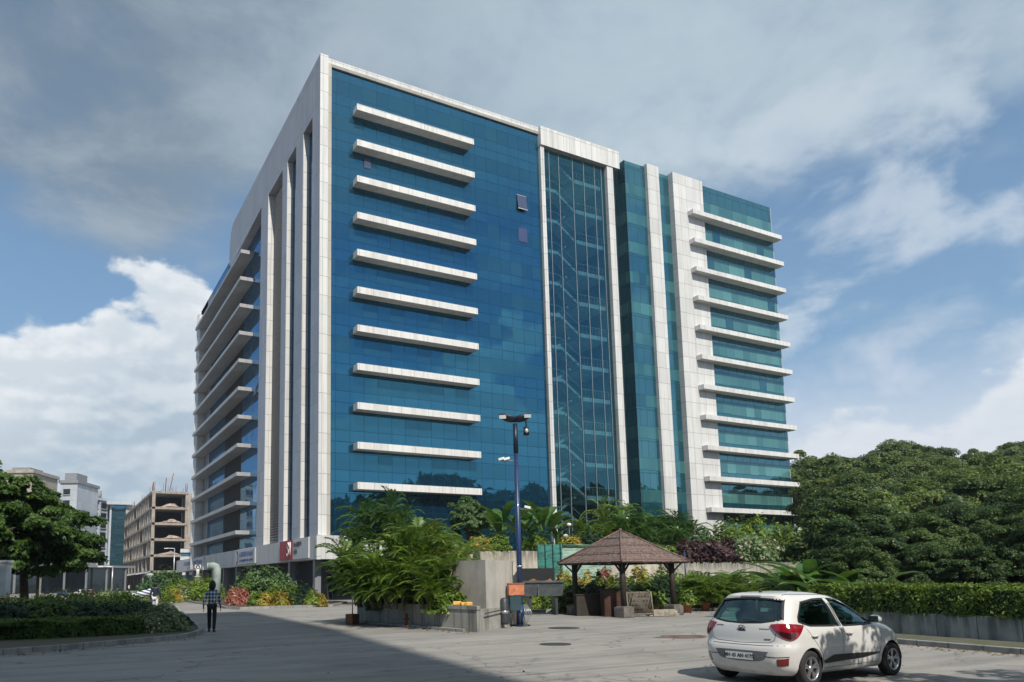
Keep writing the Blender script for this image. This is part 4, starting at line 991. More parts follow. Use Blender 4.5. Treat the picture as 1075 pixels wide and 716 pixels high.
mb = MB(); mb.box(-.6, .6, -.45, .45, zc_-.048, zc_); mb.build('top', M['dwood'], g)
mb = MB(); mb.box(-.5, -.02, -.415, -.402, .1, zc_-.12); mb.build('door_panel', M['cabr'], g)
mb = MB(); mb.box(.02, .5, -.415, -.402, .1, zc_-.12); mb.build('door_panel', M['cabr'], g)
g = prop(617, 34.5, R(-27), 'counter', 'black cabinet in shade at the left side of the pavilion', 'counter')
mb = MB(); mb.box(-.75, .75, -.3, .3, 0, .95); mb.build('body', M['dwood'], g, bevel=.01)
mb = MB(); mb.box(-.78, .78, -.33, .33, .951, 1.0); mb.build('top', M['dwood'], g)
g = prop(667.5, 33.0, R(-25), 'bamboo_screen', 'leaning woven bamboo bench back beside the pavilion front post', 'screen')
zb = zat(667, 622.5, 33)
mb = MB()
for k in range(17):
    x = -.53+1.06*k/16; mb.tube([(x, -.1, .12), (x+.0, .1, zb)], .014, 5); mb.tube([(-.53+1.06*((k*3) % 17)/16, -.11, .12), (-.53+1.06*((k*3+5) % 17)/16, .09, zb)], .011, 4)
mb.build('lattice', M['bamboo'], g)
mb = MB(); 
for a, b in (((-.56, -.1, 0), (-.56, .12, zb+.03)), ((.56, -.1, 0), (.56, .12, zb+.03)), ((-.58, .11, zb), (.58, .11, zb)), ((-.58, -.1, .12), (.58, -.1, .12))): mb.tube([a, b], .03, 6)
mb.build('frame', M['bamboo'], g)
M['plank'] = mat('pale_planks', (.36, .33, .26), .8, var=.4, scale=6)
g = prop(690, 33.2, R(-24), 'plank_stack', 'low stack of pale planks on the ground by the right post', 'planks')
mb = MB()
for k in range(5): mb.obox((.05*(k % 2), 0, .05+.055*k), 1.35-.05*k, .5-.05*k, .045, rz=.03*k)
mb.build('boards', M['plank'], g)
M['terra'] = mat('terracotta', (.36, .13, .07), .8, var=.3, scale=6)
def pot(px, d, h, lb, leaf, seed):
    x, y = at(px, d); g = empty('plant_pot', (x, y, 0), label=lb, cat='plant pot')
    mb = MB(); mb.lathe([(0, 0), (h*.34, 0), (h*.5, h*.85), (h*.55, h*.86), (h*.55, h), (h*.45, h), (h*.42, h*.9), (0, h*.88)], n=16); mb.build('pot', M['terra'], g)
    link('foliage', shrub_mesh(seed, leaf, h*.9, h*.9, h*1.3, 300, .10), g, loc=(0, 0, h*.85))
pot(716, 36, .5, 'terracotta pot beside the right side of the pavilion', L['lime'], 3)
pot(683, 36, .42, 'terracotta pot behind the plank stack', L['hedge'], 4)
pot(735, 37.5, .5, 'terracotta pot at the foot of the fern palms left of the car', L['hedge'], 5)
pot(600, 37.5, .4, 'terracotta pot left of the pavilion under the crotons', L['yellow'], 6)
# planting bed behind the pavilion
bed = [at(548, 42.5), at(560, 38.2), at(640, 38.2), at(760, 37.5), at(850, 35.5), at(855, 44), at(700, 46)]
mb = MB(); mb.prism(bed, 0, .12); mb.build('planting_bed', SOIL, kind='structure')
mb = MB()
a, b, c, d = Vector(at(545, 38)), Vector(at(640, 38)), Vector(at(760, 37.3)), Vector(at(850, 35.3))
for p, q in ((a, b), (b, c), (c, d)):
    dr = (q-p).normalized(); n = Vector((-dr.y, dr.x))*.15; mb.prism([tuple(p), tuple(q), tuple(q+n), tuple(p+n)], 0, .16)
mb.build('bed_kerb', M['kerb'], kind='structure')
bk_ = [('dark', 618, 37, 1.3, 1.5), ('hedge', 676, 36.8, 1.2, 1.4), ('dark', 693, 37, 1.2, 1.6), ('hedge', 598, 37.2, .9, 1.3), ('lime', 560, 39.5, .9, .9), ('hedge', 578, 39, .9, .8), ('lime', 596, 40, 1.0, 1.5), ('yellow', 612, 40.5, 1.0, 1.9), ('hedge', 626, 39.5, 1.1, 1.6), ('pink', 633, 41.5, .8, 2.3), ('lime', 648, 40.5, 1.1, 1.9), ('yellow', 668, 41, 1.1, 2.2), ('hedge', 684, 40, 1.2, 1.8), ('lime', 697, 41, 1.1, 2.1), ('yellow', 590, 42, 1.0, 2.1), ('dark', 660, 39.3, 1.4, 1.2), ('dark', 620, 38.9, 1.2, 1.0), ('hedge', 706, 39, 1.0, 1.4), ('lime', 606, 38.8, .7, .8)]
lbs = ['dark bush right behind the black cabinet inside the pavilion shade', 'leafy green bush close behind the bamboo lattice', 'dark bush between the plank stack and the right post', 'green bush by the left post of the pavilion', 'low lime shrub under the skip', 'low green shrub between the skip and the pavilion', 'lime shrub seen left of the pavilion left post', 'yellow croton seen through the pavilion beside its left post', 'green shrub above the black cabinet', 'pink-topped shrub behind the pavilion peak',
       'lime shrub right behind the red-brown counter', 'yellow flecked croton above the bamboo lattice', 'green shrub between lattice and right post', 'lime shrub just left of the right pavilion post', 'yellow croton under the left eaves', 'low dark bush in the bed farther back from the lattice', 'low dark bush in the bed beyond the cabinet', 'green shrub wrapping the right pavilion post', 'small lime plant at the left stone base']
for k, (m, px, d, w, hgt) in enumerate(bk_):
    plant(px, d, .1, 1, shrub_mesh(120+k, L[m], w, w*.7, hgt, 1100, .12, aspect=2.4), lbs[k], name='shrub', cat='shrub')
cl = ['first of the fern-like palms right of the pavilion', 'second fern-like palm right of the pavilion', 'bright fern-like palm midway between pavilion and car', 'taller fern-like palm behind the row beside the car', 'fern-like palm just left of the car roof', 'low fern-like palm touching the car rear window', 'fern-like palm behind the car roof', 'fern-like palm right of the car aerial', 'back fern-like palm against the low wall', 'end fern-like palm beside the banana leaves', 'small fern-like palm by the terracotta pot']
for k, (px, d, top, w) in enumerate(((712, 38.5, 598, .9), (728, 38, 602, 1.), (744, 38.3, 600, 1.), (765, 39.5, 597, 1.), (786, 38.5, 601, 1.), (775, 37.6, 610, 1.), (806, 38, 598, 1.), (826, 37.5, 592, 1.), (752, 41, 597, 1.), (842, 37, 588, 1.1), (736, 37.6, 612, 1.))):
    h = zat(px, top, d)-.1; palm(px, d, .1, h, 3.9, PA[k % 3], cl[k], wide=1.5)
bl = ['big pale banana plant behind the car bonnet', 'banana plant with drooping leaves over the hedge', 'banana plant behind the side window of the car', 'banana plant at the edge of the wood', 'banana plant with a folded leaf standing over the hedge', 'dark banana plant behind the others']
for k, (px, d, top) in enumerate(((845, 30, 577), (868, 28, 578), (826, 31, 580), (888, 29, 582), (905, 26, 588), (856, 33, 570))):
    h = zat(px, top, d); plant(px, d, 0, h/2.75, BL[k % 2] if k < 5 else BD[0], bl[k], name='banana_plant', sx=1.25)
# ---------------------------------------------------------------- hedge and low wall on the right
def P3b(px, py, z=0.): return Vector(P3(px, py, z))
w1, w2 = Vector(at(945, 20.4)), Vector(at(1075, 17.4)); wd_ = (w2-w1).normalized(); wn = Vector((-wd_.y, wd_.x)); wn = wn if wn.dot(Vector((1, .3))) > 0 else -wn
ws_, we_ = w1-wd_*3.4, w2+wd_*7
WH = .68
mb = MB(); mb.prism([tuple(ws_), tuple(we_), tuple(we_+wn*.2), tuple(ws_+wn*.2)], 0, WH); mb.build('low_wall', M['hwall'], label='long low stained concrete wall under the clipped hedge', cat='wall', bevel=.012)
mb = MB(); mb.prism([tuple(ws_+wn*.203), tuple(we_+wn*.203), tuple(we_+wn*12), tuple(ws_+wn*6)], 0, WH-.1); mb.build('raised_bed', SOIL, kind='structure')
hp = [tuple(ws_+wn*.03), tuple(we_+wn*.03), tuple(we_+wn*1.5), tuple(ws_+wn*1.5)]
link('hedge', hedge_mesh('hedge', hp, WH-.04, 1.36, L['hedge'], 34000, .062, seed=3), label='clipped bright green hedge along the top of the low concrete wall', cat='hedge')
k1, k2 = Vector(at(945, 18.3)), Vector(at(1075, 15.6)); kd = (k2-k1).normalized()
ks, ke = k1-kd*3.2, k2+kd*8; kn = wn
mb = MB(); mb.prism([tuple(ks), tuple(ke), tuple(ke+kn*.16), tuple(ks+kn*.16)], 0, .13); mb.build('kerb', M['kerb'], kind='structure', bevel=.015)
GR = mat('mossy_strip', (.11, .105, .085), .95, var=.4, scale=3, col2=(.06, .08, .03)); mb = MB(); mb.prism([tuple(ks+kn*.163), tuple(ke+kn*.163), tuple(we_-wn*.003), tuple(ws_-wn*.003)], 0, .10); mb.build('verge', GR, kind='structure')
# trees beyond the frame to the right whose shade falls on the car and the road
SHT = tree_proto(88, L['tree'], 7, 2.9, 2.6, 80, 110, .13, r=.14, cr=(.15, .26), core=.3, low=-.9, flat=.6)
for k, (x, y, h, s) in enumerate(((12.3, 1.1, 9.0, .74), (21.0, -2.2, 9.5, .9), (25.5, 1.0, 10, 1.1))):
    place_tree('shade_tree', SHT, (x, y, 0), h/7*s, k*1.3, ['roadside tree beside the car that dapples its door with shade', 'roadside tree in front of the hedge outside the frame', 'farther roadside tree past the end of the hedge'][k])
# manhole covers and a patched spot
M['iron'] = mat('cast_iron', (.06, .06, .06), .6, .4, var=.4, scale=8)
for (px, py, r, lb) in ((583, 676.5, .42, 'round iron manhole cover in the open road, nearest the camera'), (592, 659.5, .55, 'round iron manhole cover near the lamp pole')):
    x, y = P3(px, py); mb = MB(); mb.lathe([(0, .010), (r*.9, .010), (r*.9, .006), (r*.93, .006), (r*.93, .011), (r, .011), (r, 0)], n=28, smooth=False)
    mb.build('manhole_cover', M['iron'], loc=(x, y, 0), label=lb, cat='manhole cover')
x, y = P3(716, 668.5); mb = MB(); mb.prism([(x+math.cos(a)*(.85+.15*math.sin(a*5)), y+math.sin(a)*(.6+.12*math.cos(a*4))) for a in [i*.35 for i in range(18)]], 0, .004)
mb.build('road_patch', mat('reddish_patch', (.13, .085, .07), .9, var=.5, scale=3), kind='structure')
# thin blue post by the low wall, twin lamp on the terrace
x, y = at(716.5, 43); z0_, z1_ = 0, zat(716, 590, 43)
t = empty('sign_post', (x, y, 0), label='thin dark blue post in front of the low terrace wall', cat='post'); mb = MB(); mb.tube([(0, 0, 0), (0, 0, z1_+.6)], .05, 8); mb.build('post', M['blue_paint'], t); mb = MB(); mb.lathe([(.056, z1_+.55), (.06, z1_+.56), (.06, z1_+.62), (0, z1_+.63)], n=10); mb.build('cap', M['blue_dk'], t)
x, y = at(597, 48.2); z1_ = zat(597, 552, 48.2)
t = empty('garden_lamp', (x, y, 3.7), label='dark garden lamp post with two white globes above the pale green screen', cat='lamp')
mb = MB(); mb.tube([(0, 0, 0), (0, 0, z1_-3.7-.1)], .05, 8); mb.build('post', M['dkmetal'], t)
for s, dz_ in ((0, 0), (-.25, -.75)):
    mb = MB(); mb.lathe([(0, -.14), (.12, -.1), (.17, 0), (.12, .09), (0, .12)], c=(s*RH.x, s*RH.y, z1_-3.7+dz_), n=12); mb.build('globe', M['wht'], t)
# rusty-footed thin post at the planter corner
x, y = P3(370, 655.5); t = empty('barrier_post', (x, y, 0), label='thin pale post standing in a rusty block at the left end of the planter', cat='post')
mb = MB(); mb.tube([(0, 0, .3), (0, 0, zat(369, 605, Vector((x, y)).dot(FH)))], .025, 8); mb.build('rod', M['ltmetal'], t)
mb = MB(); mb.obox((0, 0, .21), .42, .4, .42, rz=.4); mb.build('foot_block', mat('rusty_block', (.12, .09, .06), .9, var=.5, scale=5, col2=(.25, .1, .04)), t, bevel=.03)
# ================================================================ left island
isl = [P3(-60, 697), P3(0, 687.5), P3(60, 683), P3(120, 677.5), P3(170, 673), P3(196, 669.8), P3(208, 667), P3(213, 664.3), P3(212, 661), P3(207, 657), P3(199, 651), P3(192, 645)]
isl = [Vector(p) for p in isl]; far_ = [Vector(at(190, 48)), Vector(at(178, 75)), Vector(at(40, 75)), Vector(at(-120, 45)), Vector(at(-160, 30))]
def inset_poly(P, w):
    out = []; n = len(P); ar = sum(P[i].x*P[(i+1) % n].y-P[(i+1) % n].x*P[i].y for i in range(n)); sg = 1 if ar > 0 else -1
    for i in range(n):
        a = (P[i]-P[i-1]).normalized(); b = (P[(i+1) % n]-P[i]).normalized(); t_n = (Vector((-a.y, a.x))+Vector((-b.y, b.x))).normalized()*sg
        out.append(P[i]+t_n*w)
    return out
allp = isl+far_; inn = inset_poly(allp, .16)
mb = MB(); n = len(allp)
for i in range(n):
    j = (i+1) % n; mb.add([(*allp[i], 0), (*allp[j], 0), (*inn[j], 0), (*inn[i], 0), (*allp[i], .14), (*allp[j], .14), (*inn[j], .14), (*inn[i], .14)], [(4,5,6,7),(0,1,5,4),(3,7,6,2)])
mb.build('kerb', M['kerb'], kind='structure')
mb = MB(); mb.prism([tuple(p) for p in inset_poly(allp, .163)], 0, .10); mb.build('island_soil', mat('island_turf', (.05, .06, .025), .95, var=.5, scale=2, col2=(.09, .07, .045)), kind='structure')
def bp_(px, d): return at(px, d)
hp = [bp_(-70, 21.2), bp_(0, 22.4), bp_(60, 22.9), bp_(110, 23.6), bp_(150, 24.4), bp_(152, 25.8), bp_(60, 24.7), bp_(-70, 23.3)]
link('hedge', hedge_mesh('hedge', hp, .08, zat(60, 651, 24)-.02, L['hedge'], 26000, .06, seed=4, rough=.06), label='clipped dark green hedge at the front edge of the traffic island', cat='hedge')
x, y = at(168, 25.6); link('shrub', shrub_mesh(201, L['white'], 1.05, .9, .85, 5200, .065), loc=(x, y, .08), rz=0, label='greyish flowering bush at the rounded tip of the traffic island', cat='shrub')
for k, (px, d, w, top, m, lb) in enumerate(((-5, 27.5, 1.6, 626, 'dark', 'dark glossy bush at the far left of the island behind the clipped hedge'), (28, 27, 1.3, 630, 'dark', 'dark bush below the tree trunk on the island'), (58, 27.2, 1.3, 627, 'hedge', 'green bush on the island between two dark ones'),
        (88, 27.5, 1.4, 629, 'dark', 'dark bush in the middle of the island row'), (118, 28, 1.3, 630, 'dark', 'dark bush on the island behind the hedge end'), (146, 28.3, 1.2, 632, 'dark', 'dark glossy bush near the island tip'), (172, 28.4, 1.0, 637, 'dark', 'last dark bush of the island row beside the second walker'),
        (45, 30, 1.8, 622, 'lime', 'lime bush behind the dark island row'), (100, 33, 2.2, 620.5, 'lime', 'bright lime bush on the island with sun on it'), (75, 37, 2.0, 618, 'hedge', 'green bush farther back on the island'), (130, 33, 1.6, 622, 'lime', 'sunlit lime bush near the back of the island'), (112, 45, 2.6, 618, 'lime', 'low sunlit bush at the back of the island'), (12, 31, 1.8, 624, 'yellow', 'yellowish croton near the foot of the big tree'))):
    x, y = at(px, d); hgt = max(.5, zat(px, top, d)-.1); link('shrub', shrub_mesh(210+k, L[m], w*1.12, w*.8, hgt*.92, 3000, .085), loc=(x, y, .08), rz=k*1.1, label=lb, cat='shrub')
# big spreading tree
bt = tree_proto(71, L['tree'], 7.9, 4.7, 3.1, 230, 260, .15, r=.27, cr=(.12, .24), core=.35, low=-.85, droop=.08, flat=.6)
x, y = at(29, 43); place_tree('spreading_tree', bt, (x, y, 0), .90, .5, 'large spreading green tree on the traffic island at the left')
bt2 = tree_proto(72, L['tree'], 7, 4.0, 2.8, 160, 240, .16, r=.22, cr=(.14, .26), core=.35, low=-.8, flat=.6)
x, y = at(-38, 40); place_tree('spreading_tree', bt2, (x, y, 0), 1.15, 2.5, 'green tree cut by the left edge behind the white pillar')
# white pillar and brown post
M['pillar'] = mat('white_pillar_paint', (.55, .56, .56), .7, var=.2, scale=2)
x, y = at(3.5, 36); t = empty('white_pillar', (x, y, 0), R(-27), label='broad white pillar at the left edge under the tree', cat='pillar')
mb = MB(); mb.box(-.33, .33, -.25, .25, 0, zat(3, 592, 36)); mb.build('shaft', M['pillar'], t, bevel=.02); mb = MB(); mb.box(-.38, .38, -.3, .3, zat(3, 592, 36)+.002, zat(3, 592, 36)+.12); mb.build('cap', M['pillar'], t, bevel=.01)
x, y = at(41.5, 46); t = empty('timber_post', (x, y, 0), label='slim light brown post right of the big tree trunk', cat='post')
mb = MB(); mb.box(-.09, .09, -.09, .09, 0, zat(41, 598, 46)); mb.build('post', mat('light_brown_post', (.40, .27, .15), .7), t); mb = MB(); mb.box(-.12, .12, -.12, .12, 0, .3); mb.build('foot', M['kerb'], t)
# ================================================================ distant buildings
M['off'] = mat_clad('office_white', (.44, .48, .53), 3, 3.3, streak=.3); M['offg'] = mat_glass('office_glass', (.20, .40, .48), (.01, .04, .05), (.05, .12, .14), 2.2, .3, .2, fl=3.3, blind=.3, fac=.5)
M['win'] = mat_glass('dark_window', (.25, .35, .42), (.01, .015, .02), (.1, .12, .12), 1.2, .2, 0, fl=3.3, blind=.2, fac=.25)
M['grey'] = mat('grey_render', (.22, .23, .25), .85); M['cream'] = mat('cream_render', (.34, .31, .265), .85, var=.25, scale=1)
def rel(p, mb, name, m, parent, **k):
    o = mb.build(name, m, parent, **k); return o
# white office
a, b = Vector(at(113, 262)), Vector(at(52, 235)); X_ = (a-b).normalized(); 
yaw = math.atan2(X_.y, X_.x); Lf = (a-b).length
zt1 = zat(113, 528, 262); 
of = empty('white_office_block', (b.x, b.y, 0), yaw, label='pale grey office block with banded windows behind the big tree', cat='office building')
mb = MB(); mb.box(-6, Lf, 0, 25, 0, zt1); mb.build('wall', M['off'], of)
nfl = int(zt1/3.45)
for k in range(1, nfl):
    zz = zt1-3.45*k
    for j in range(5):
        x0 = Lf-1.6-j*4.6; mb = MB(); mb.box(x0-2.9, x0, -.12, .2, zz+.7, zz+2.6); w = mb.build('window', M['win'], of)
        mb = MB(); mb.box(x0-3.1, x0+.15, -.35, -.121, zz+.45, zz+.68); mb.build('sill', M['off'], w)
for j in range(6):
    x0 = Lf-.9-j*4.6; mb = MB(); mb.box(x0-.5, x0+.3, -.6, -.02, 0, zt1-.4); mb.build('pier', M['off'], of)
mb = MB(); mb.box(-6.3, Lf+.3, -.9, 25.3, zt1, zt1+.8); mb.build('parapet', M['off'], of)
mb = MB(); mb.box(Lf-9, Lf-2, 4, 12, zt1+.8, zt1+3.6); mb.build('roof_house', M['grey'], of)
mb = MB(); mb.tube([(Lf-2.4, 3, zt1+.8), (Lf-2.4, 3, zt1+4)], 1.1, 10); mb.build('water_tank', M['grey'], of)
a2 = Vector(at(114, 258)); tg = empty('teal_glass_block', (a2.x, a2.y, 0), R(-6), label='narrow teal glass block with projecting flat roof beside the pale office', cat='office building')
zt2 = zat(122, 531, 258); w2_ = (130-114)/FPX*258*1.05
for k in range(8):
    mb = MB(); mb.box(0, w2_, 0, 18, k*zt2/8+.01, (k+1)*zt2/8-.01); mb.build('glazing', M['offg'], tg)
mb = MB(); mb.box(-1.2, w2_+1.6, -2.2, 19, zt2, zt2+1.1); mb.build('roof', M['off'], tg)
for s in (.2, w2_-.2): mb = MB(); mb.box(s-.25, s+.25, -.5, -.02, 0, zt2-.01); mb.build('pier', M['off'], tg)
# taller pair behind the tree
for (p0, p1, d, top, lb, mm, roofw) in ((60, 78, 215, 508, 'grey and white block with a dark flat roof tank above the tree top', 'off', 'grey'), (2, 30, 200, 497, 'brownish building with a yellowish parapet peeping over the tree', 'cream', 'cream')):
    a, b = Vector(at(p0, d)), Vector(at(p1, d)); ln = (b-a).length; z = zat((p0+p1)/2, top, d)
    t = empty('apartment_building', (a.x, a.y, 0), R(-27), label=lb, cat='building')
    mb = MB(); mb.box(0, ln, 0, 14, 0, z); mb.build('wall', M[mm], t)
    mb = MB(); mb.box(-.4, ln+.4, -.4, 14.4, z, z+.9); mb.build('parapet', M[roofw], t)
    mb = MB(); mb.box(ln*.05, ln*.75, 2, 9, z+.9, z+3.4 if mm == 'off' else z+1.9); mb.build('roof_house', M['grey'], t)
    for k in range(1, int(z/3.4)):
        for j in range(max(1, int(ln/4))):
            mb = MB(); mb.box(j*4+1, j*4+3, -.1, .1, z-3.4*k, z-3.4*k+1.7); w = mb.build('window', M['win'], t)
            mb = MB(); mb.box(j*4+.9, j*4+3.1, -.3, -.101, z-3.4*k-.2, z-3.4*k-.02); mb.build('sill', M[mm], w)
# white sliver with balconies between office and shell
a = Vector(at(128, 300)); t = empty('apartment_building', (a.x, a.y, 0), R(-10), label='distant white balconied building in the gap left of the unfinished block', cat='building')
zz = zat(130, 533, 300)
mb = MB(); mb.box(0, 7, 0, 12, 0, zz); mb.build('wall', M['pillar'], t)
for k in range(8): mb = MB(); mb.box(1, 6, -1.2, -.01, 2+k*3.5, 3.0+k*3.5); mb.build('balcony', M['grey'], t)
# unfinished concrete frame
M['raw'] = mat_concrete('raw_frame_concrete', (.36, .315, .27), .55); M['raw2'] = mat_concrete('raw_panel_concrete', (.36, .335, .30), .4); M['rub'] = mat('pink_rubble', (.36, .27, .23), .95, var=.5, scale=1.5)
cx, cyy = 22.2, 190.; un = empty('unfinished_building', (cx, cyy, 0), label='unfinished concrete frame building with open floors and starter bars on its roof', cat='building')
dC = Vector((cx, cyy)).dot(FH); ztop = zat(158, 516, dC); sp = (ztop-zat(158, 600, dC))/5; Lx, Ly = 8.6, 72
for k in range(6):
    z = ztop-sp*k
    mb = MB(); mb.box(-.1, Lx, -.15, Ly, z-.55, z); mb.build('floor_slab', M['raw'], un)
for i in range(9):
    y = i*Ly/8; mb = MB(); mb.box(0, .75, y-.45+.3, y+.45+.3, 0, ztop-.56); mb.build('column', M['raw'], un)
mb = MB(); mb.box(Lx-.6, Lx, .01, .6, 0, ztop-.56); mb.build('column', M['raw'], un)
for i in range(8):
    for k in range(5):
        y = i*Ly/8; z = ztop-sp*k
        if (i*7+k*3) % 4 != 0 and k < 4: mb = MB(); mb.box(.1, .4, y+Ly/16*.9, y+Ly/8*.86, z-sp+.01, z-.56); mb.build('infill_wall', M['raw2'], un)
mb = MB(); mb.box(Lx+.01, Lx+3.4, -.1, 9, 0, ztop-.3); mb.build('end_panel', M['raw2'], un)
mb = MB(); mb.box(2.2, Lx-.01, 9, Ly, 0, ztop-.6); mb.build('inner_dark_wall', M['black'], un)  # painted black to stand for the darkness inside the open floors
for k in range(1, 5):
    z = ztop-sp*k; mb = MB(); rr = random.Random(k)
    vs_ = [(1.2+6.2*i/10, y_, z+(.1+.9*math.exp(-((i-6-rr.uniform(-1, 1))/2.3)**2)+rr.uniform(0, .12))*(1 if y_ == .9 else .2)) for i in range(11) for y_ in (-.05, .9, 2.6)]
    fs_ = [(i*3+j, (i+1)*3+j, (i+1)*3+j+1, i*3+j+1) for i in range(10) for j in range(2)]; mb.add(vs_, fs_); mb.build('rubble_heap', M['rub'], un)
rr = random.Random(3)
for k in range(60):
    mb = MB(); x_, y_ = rr.choice((.2, .5, Lx-.3, rr.uniform(0, Lx))), rr.choice((0.2, rr.uniform(0, Ly))); mb.tube([(x_, y_, ztop), (x_+rr.uniform(-.1, .1), y_, ztop+rr.uniform(.8, 2.4))], .05, 4); mb.build('starter_bar', M['rust'], un)
mb = MB(); mb.tube([(3.4, 3, ztop), (3.6, 3, ztop+3.8)], .12, 5); mb.build('prop_pole', M['rust'], un); mb = MB(); mb.tube([(4.6, 5, ztop), (5.6, 5, ztop+5.4)], .1, 5)
mb.build('prop_pole', M['rust'], un)
M['sheetw'] = mat('pale_canopy', (.42, .44, .46), .6, .2)
mb = MB(); mb.add([(-4.5, -2, 3.6), (0, -2, 4.5), (0, 60, 4.5), (-4.5, 60, 3.6), (-4.5, -2, 3.75), (0, -2, 4.65), (0, 60, 4.65), (-4.5, 60, 3.75)], [(0,3,2,1),(4,5,6,7),(0,1,5,4),(1,2,6,5),(2,3,7,6),(3,0,4,7)]); mb.build('shop_canopy', M['sheetw'], un)
mb = MB(); mb.box(.8, 4, .5, 60, 0, 4.4); mb.build('shop_front', M['darkglass'], un)
# striped block between shell and tower
a = Vector((27.6, 172)); t = empty('striped_building', (a.x, a.y, 0), R(-9), label='small blue and white banded building squeezed between tower and unfinished block', cat='building')
zz = zat(198, 577, a.dot(FH)); M['bluew'] = mat('blue_band', (.04, .12, .20), .4); 
mb = MB(); mb.box(-1, 7, 0, 8, 0, zz); mb.build('wall', M['bluew'], t)
for k in range(4): mb = MB(); mb.box(-1.1, 7.1, -.25, 0-.01, zz-.9-k*1.7, zz-.1-k*1.7); mb.build('band', M['pillar'], t)
# dark shop range at the end of the street
a, b = Vector(at(46, 150)), Vector(at(134, 175)); d_ = b-a; t = empty('shop_row', (a.x, a.y, 0), math.atan2(d_.y, d_.x), label='long dark single-storey shop row with pale canopy at the end of the street', cat='shops')
mb = MB(); mb.box(-25, d_.length, 0, 6, 0, 5.4); mb.build('shop_front', M['darkglass'], t)
mb = MB(); mb.box(-25, d_.length, -2.4, 6, 5.41, 5.9); mb.build('canopy', M['grey'], t)
for k in range(9): mb = MB(); mb.box(-22+k*6.4, -21.7+k*6.4, -2.2, -1.9, 0, 5.4); mb.build('column', M['grey'], t)
# street lamp on the far pavement
for (px, d, top, lb) in ((183, 150, 577, 'pale street lamp in front of the unfinished block'), (119, 105, 596, 'thin white lamp post in front of the shop row'),):
    x, y = at(px, d); z = zat(px, top, d); t = empty('street_lamp', (x, y, 0), R(-27), label=lb, cat='street lamp')
    mb = MB(); mb.tube([(0, 0, 0), (0, 0, z)], [.16, .10], 6); mb.build('pole', M['ltmetal'], t); mb = MB(); mb.tube([(0, 0, z), (-1.6, 0, z+.1)], .07, 5); mb.obox((-1.7, 0, z+.05), .8, .3, .14); mb.build('lamp_head', M['wht'], t)
# unseen tall block added behind the viewpoint, shaped to shade the road's left
bb = empty('shade_caster_block', (-60, -46, 0), label='unseen tall block added behind the viewpoint to shade the road', cat='building')
mb = MB(); mb.prism([(0, 17), (61.8, 17), (63.2, 36), (0, 36)], 0, 55.5); mb.build('wall', M['cream'], bb)
for k in range(13): mb = MB(); mb.box(1, 59, 36.01, 36.15, 2+3.8*k, 3.9+3.8*k); mb.build('window', M['win'], bb)
mb = MB(); mb.prism([(-.3, 16.7), (61.9, 16.7), (63.3, 36.3), (-.3, 36.3)], 55.51, 56.3); mb.build('roof', M['grey'], bb)
# ================================================================ garden in front of the podium
gk = [P3(196, 632.3), P3(218, 635.5), P3(236, 639.2), P3(252, 640.0), P3(300, 638.2), P3(350, 636.8)]
gk = [Vector(p) for p in gk]; gfar = [Vector((21, 54)), Vector((21, 140)), Vector((13.8, 120)), Vector((13.4, 80))]
gp = gk+gfar; gi = inset_poly(gp, .18); mb = MB(); n = len(gp)
for i in range(n):
    j = (i+1) % n; mb.add([(*gp[i], 0), (*gp[j], 0), (*gi[j], 0), (*gi[i], 0), (*gp[i], .16), (*gp[j], .16), (*gi[j], .16), (*gi[i], .16)], [(4,5,6,7),(0,1,5,4),(3,7,6,2)])
mb.build('kerb', M['kerb'], kind='structure')
mb = MB(); mb.prism([tuple(p) for p in inset_poly(gp, .183)], 0, .13); mb.build('garden_soil', SOIL, kind='structure')
gs = [('round', 276, 57, 2.6, 598, 'tall green shrub under the shop signs in the garden bed'), ('hedge', 262, 56, 1.6, 606, 'green shrub left of the tall one in the garden bed'), ('lime', 290, 55, 1.2, 614, 'light green plant in the bed right of the tall shrub'),
      ('pink', 248, 54, .8, 618, 'pink-leaved bush beside the bent vent pipe'), ('pink', 254, 53, .8, 619, 'smaller pink-leaved bush in the garden bed'), ('yellow', 279, 51.5, .7, 622, 'bright yellow croton near the kerb'), ('yellow', 294, 51, .7, 622, 'yellow croton right of centre in the bed'),
      ('lime', 268, 51.5, .6, 624, 'small lime plant beside the white stake'), ('hedge', 305, 52, 1.0, 614, 'green plant near the right part of the bed'), ('pale', 303, 54, .9, 611, 'pale mauve-topped plant in the bed'), ('dark', 318, 52, 1.3, 614, 'dark leafy bush at the right part of the bed'), ('lime', 328, 51, .8, 621, 'low lime plant at the right end of the bed'),
      ('yellow', 341-5, 50.6, .5, 625, 'tiny yellow plant at the tip of the bed'), ('lime', 218, 68, 2.0, 608, 'lime bush left of the bent vent pipe'), ('hedge', 205, 72, 1.8, 607, 'green bush below the small white statue'), ('lime', 190, 78, 2.2, 610, 'light bush at the far end of the garden'), ('round', 173, 84, 3.2, 600, 'rounded green bush below the first shop sign'),
      ('yellow', 182, 66, 1.2, 618, 'low yellow-green plants beside the second walker'), ('lime', 172, 64, 1.2, 619, 'low lime plants behind the second walker'), ('white', 196, 70, 1.2, 614, 'white-flowered plants at the kerb')]
for k, (m, px, d, w, top, lb) in enumerate(gs):
    x, y = at(px, d); hgt = max(.45, zat(px, top, d)-.1); link('shrub', shrub_mesh(260+k, L[m], w, w*.8, hgt, 1500, max(.09, w*.07), aspect=2.2), loc=(x, y, .1), rz=k, label=lb, cat='shrub')
M['verd'] = mat('greenish_white_paint', (.30, .36, .33), .7, var=.3, scale=1.5, bump=.3)
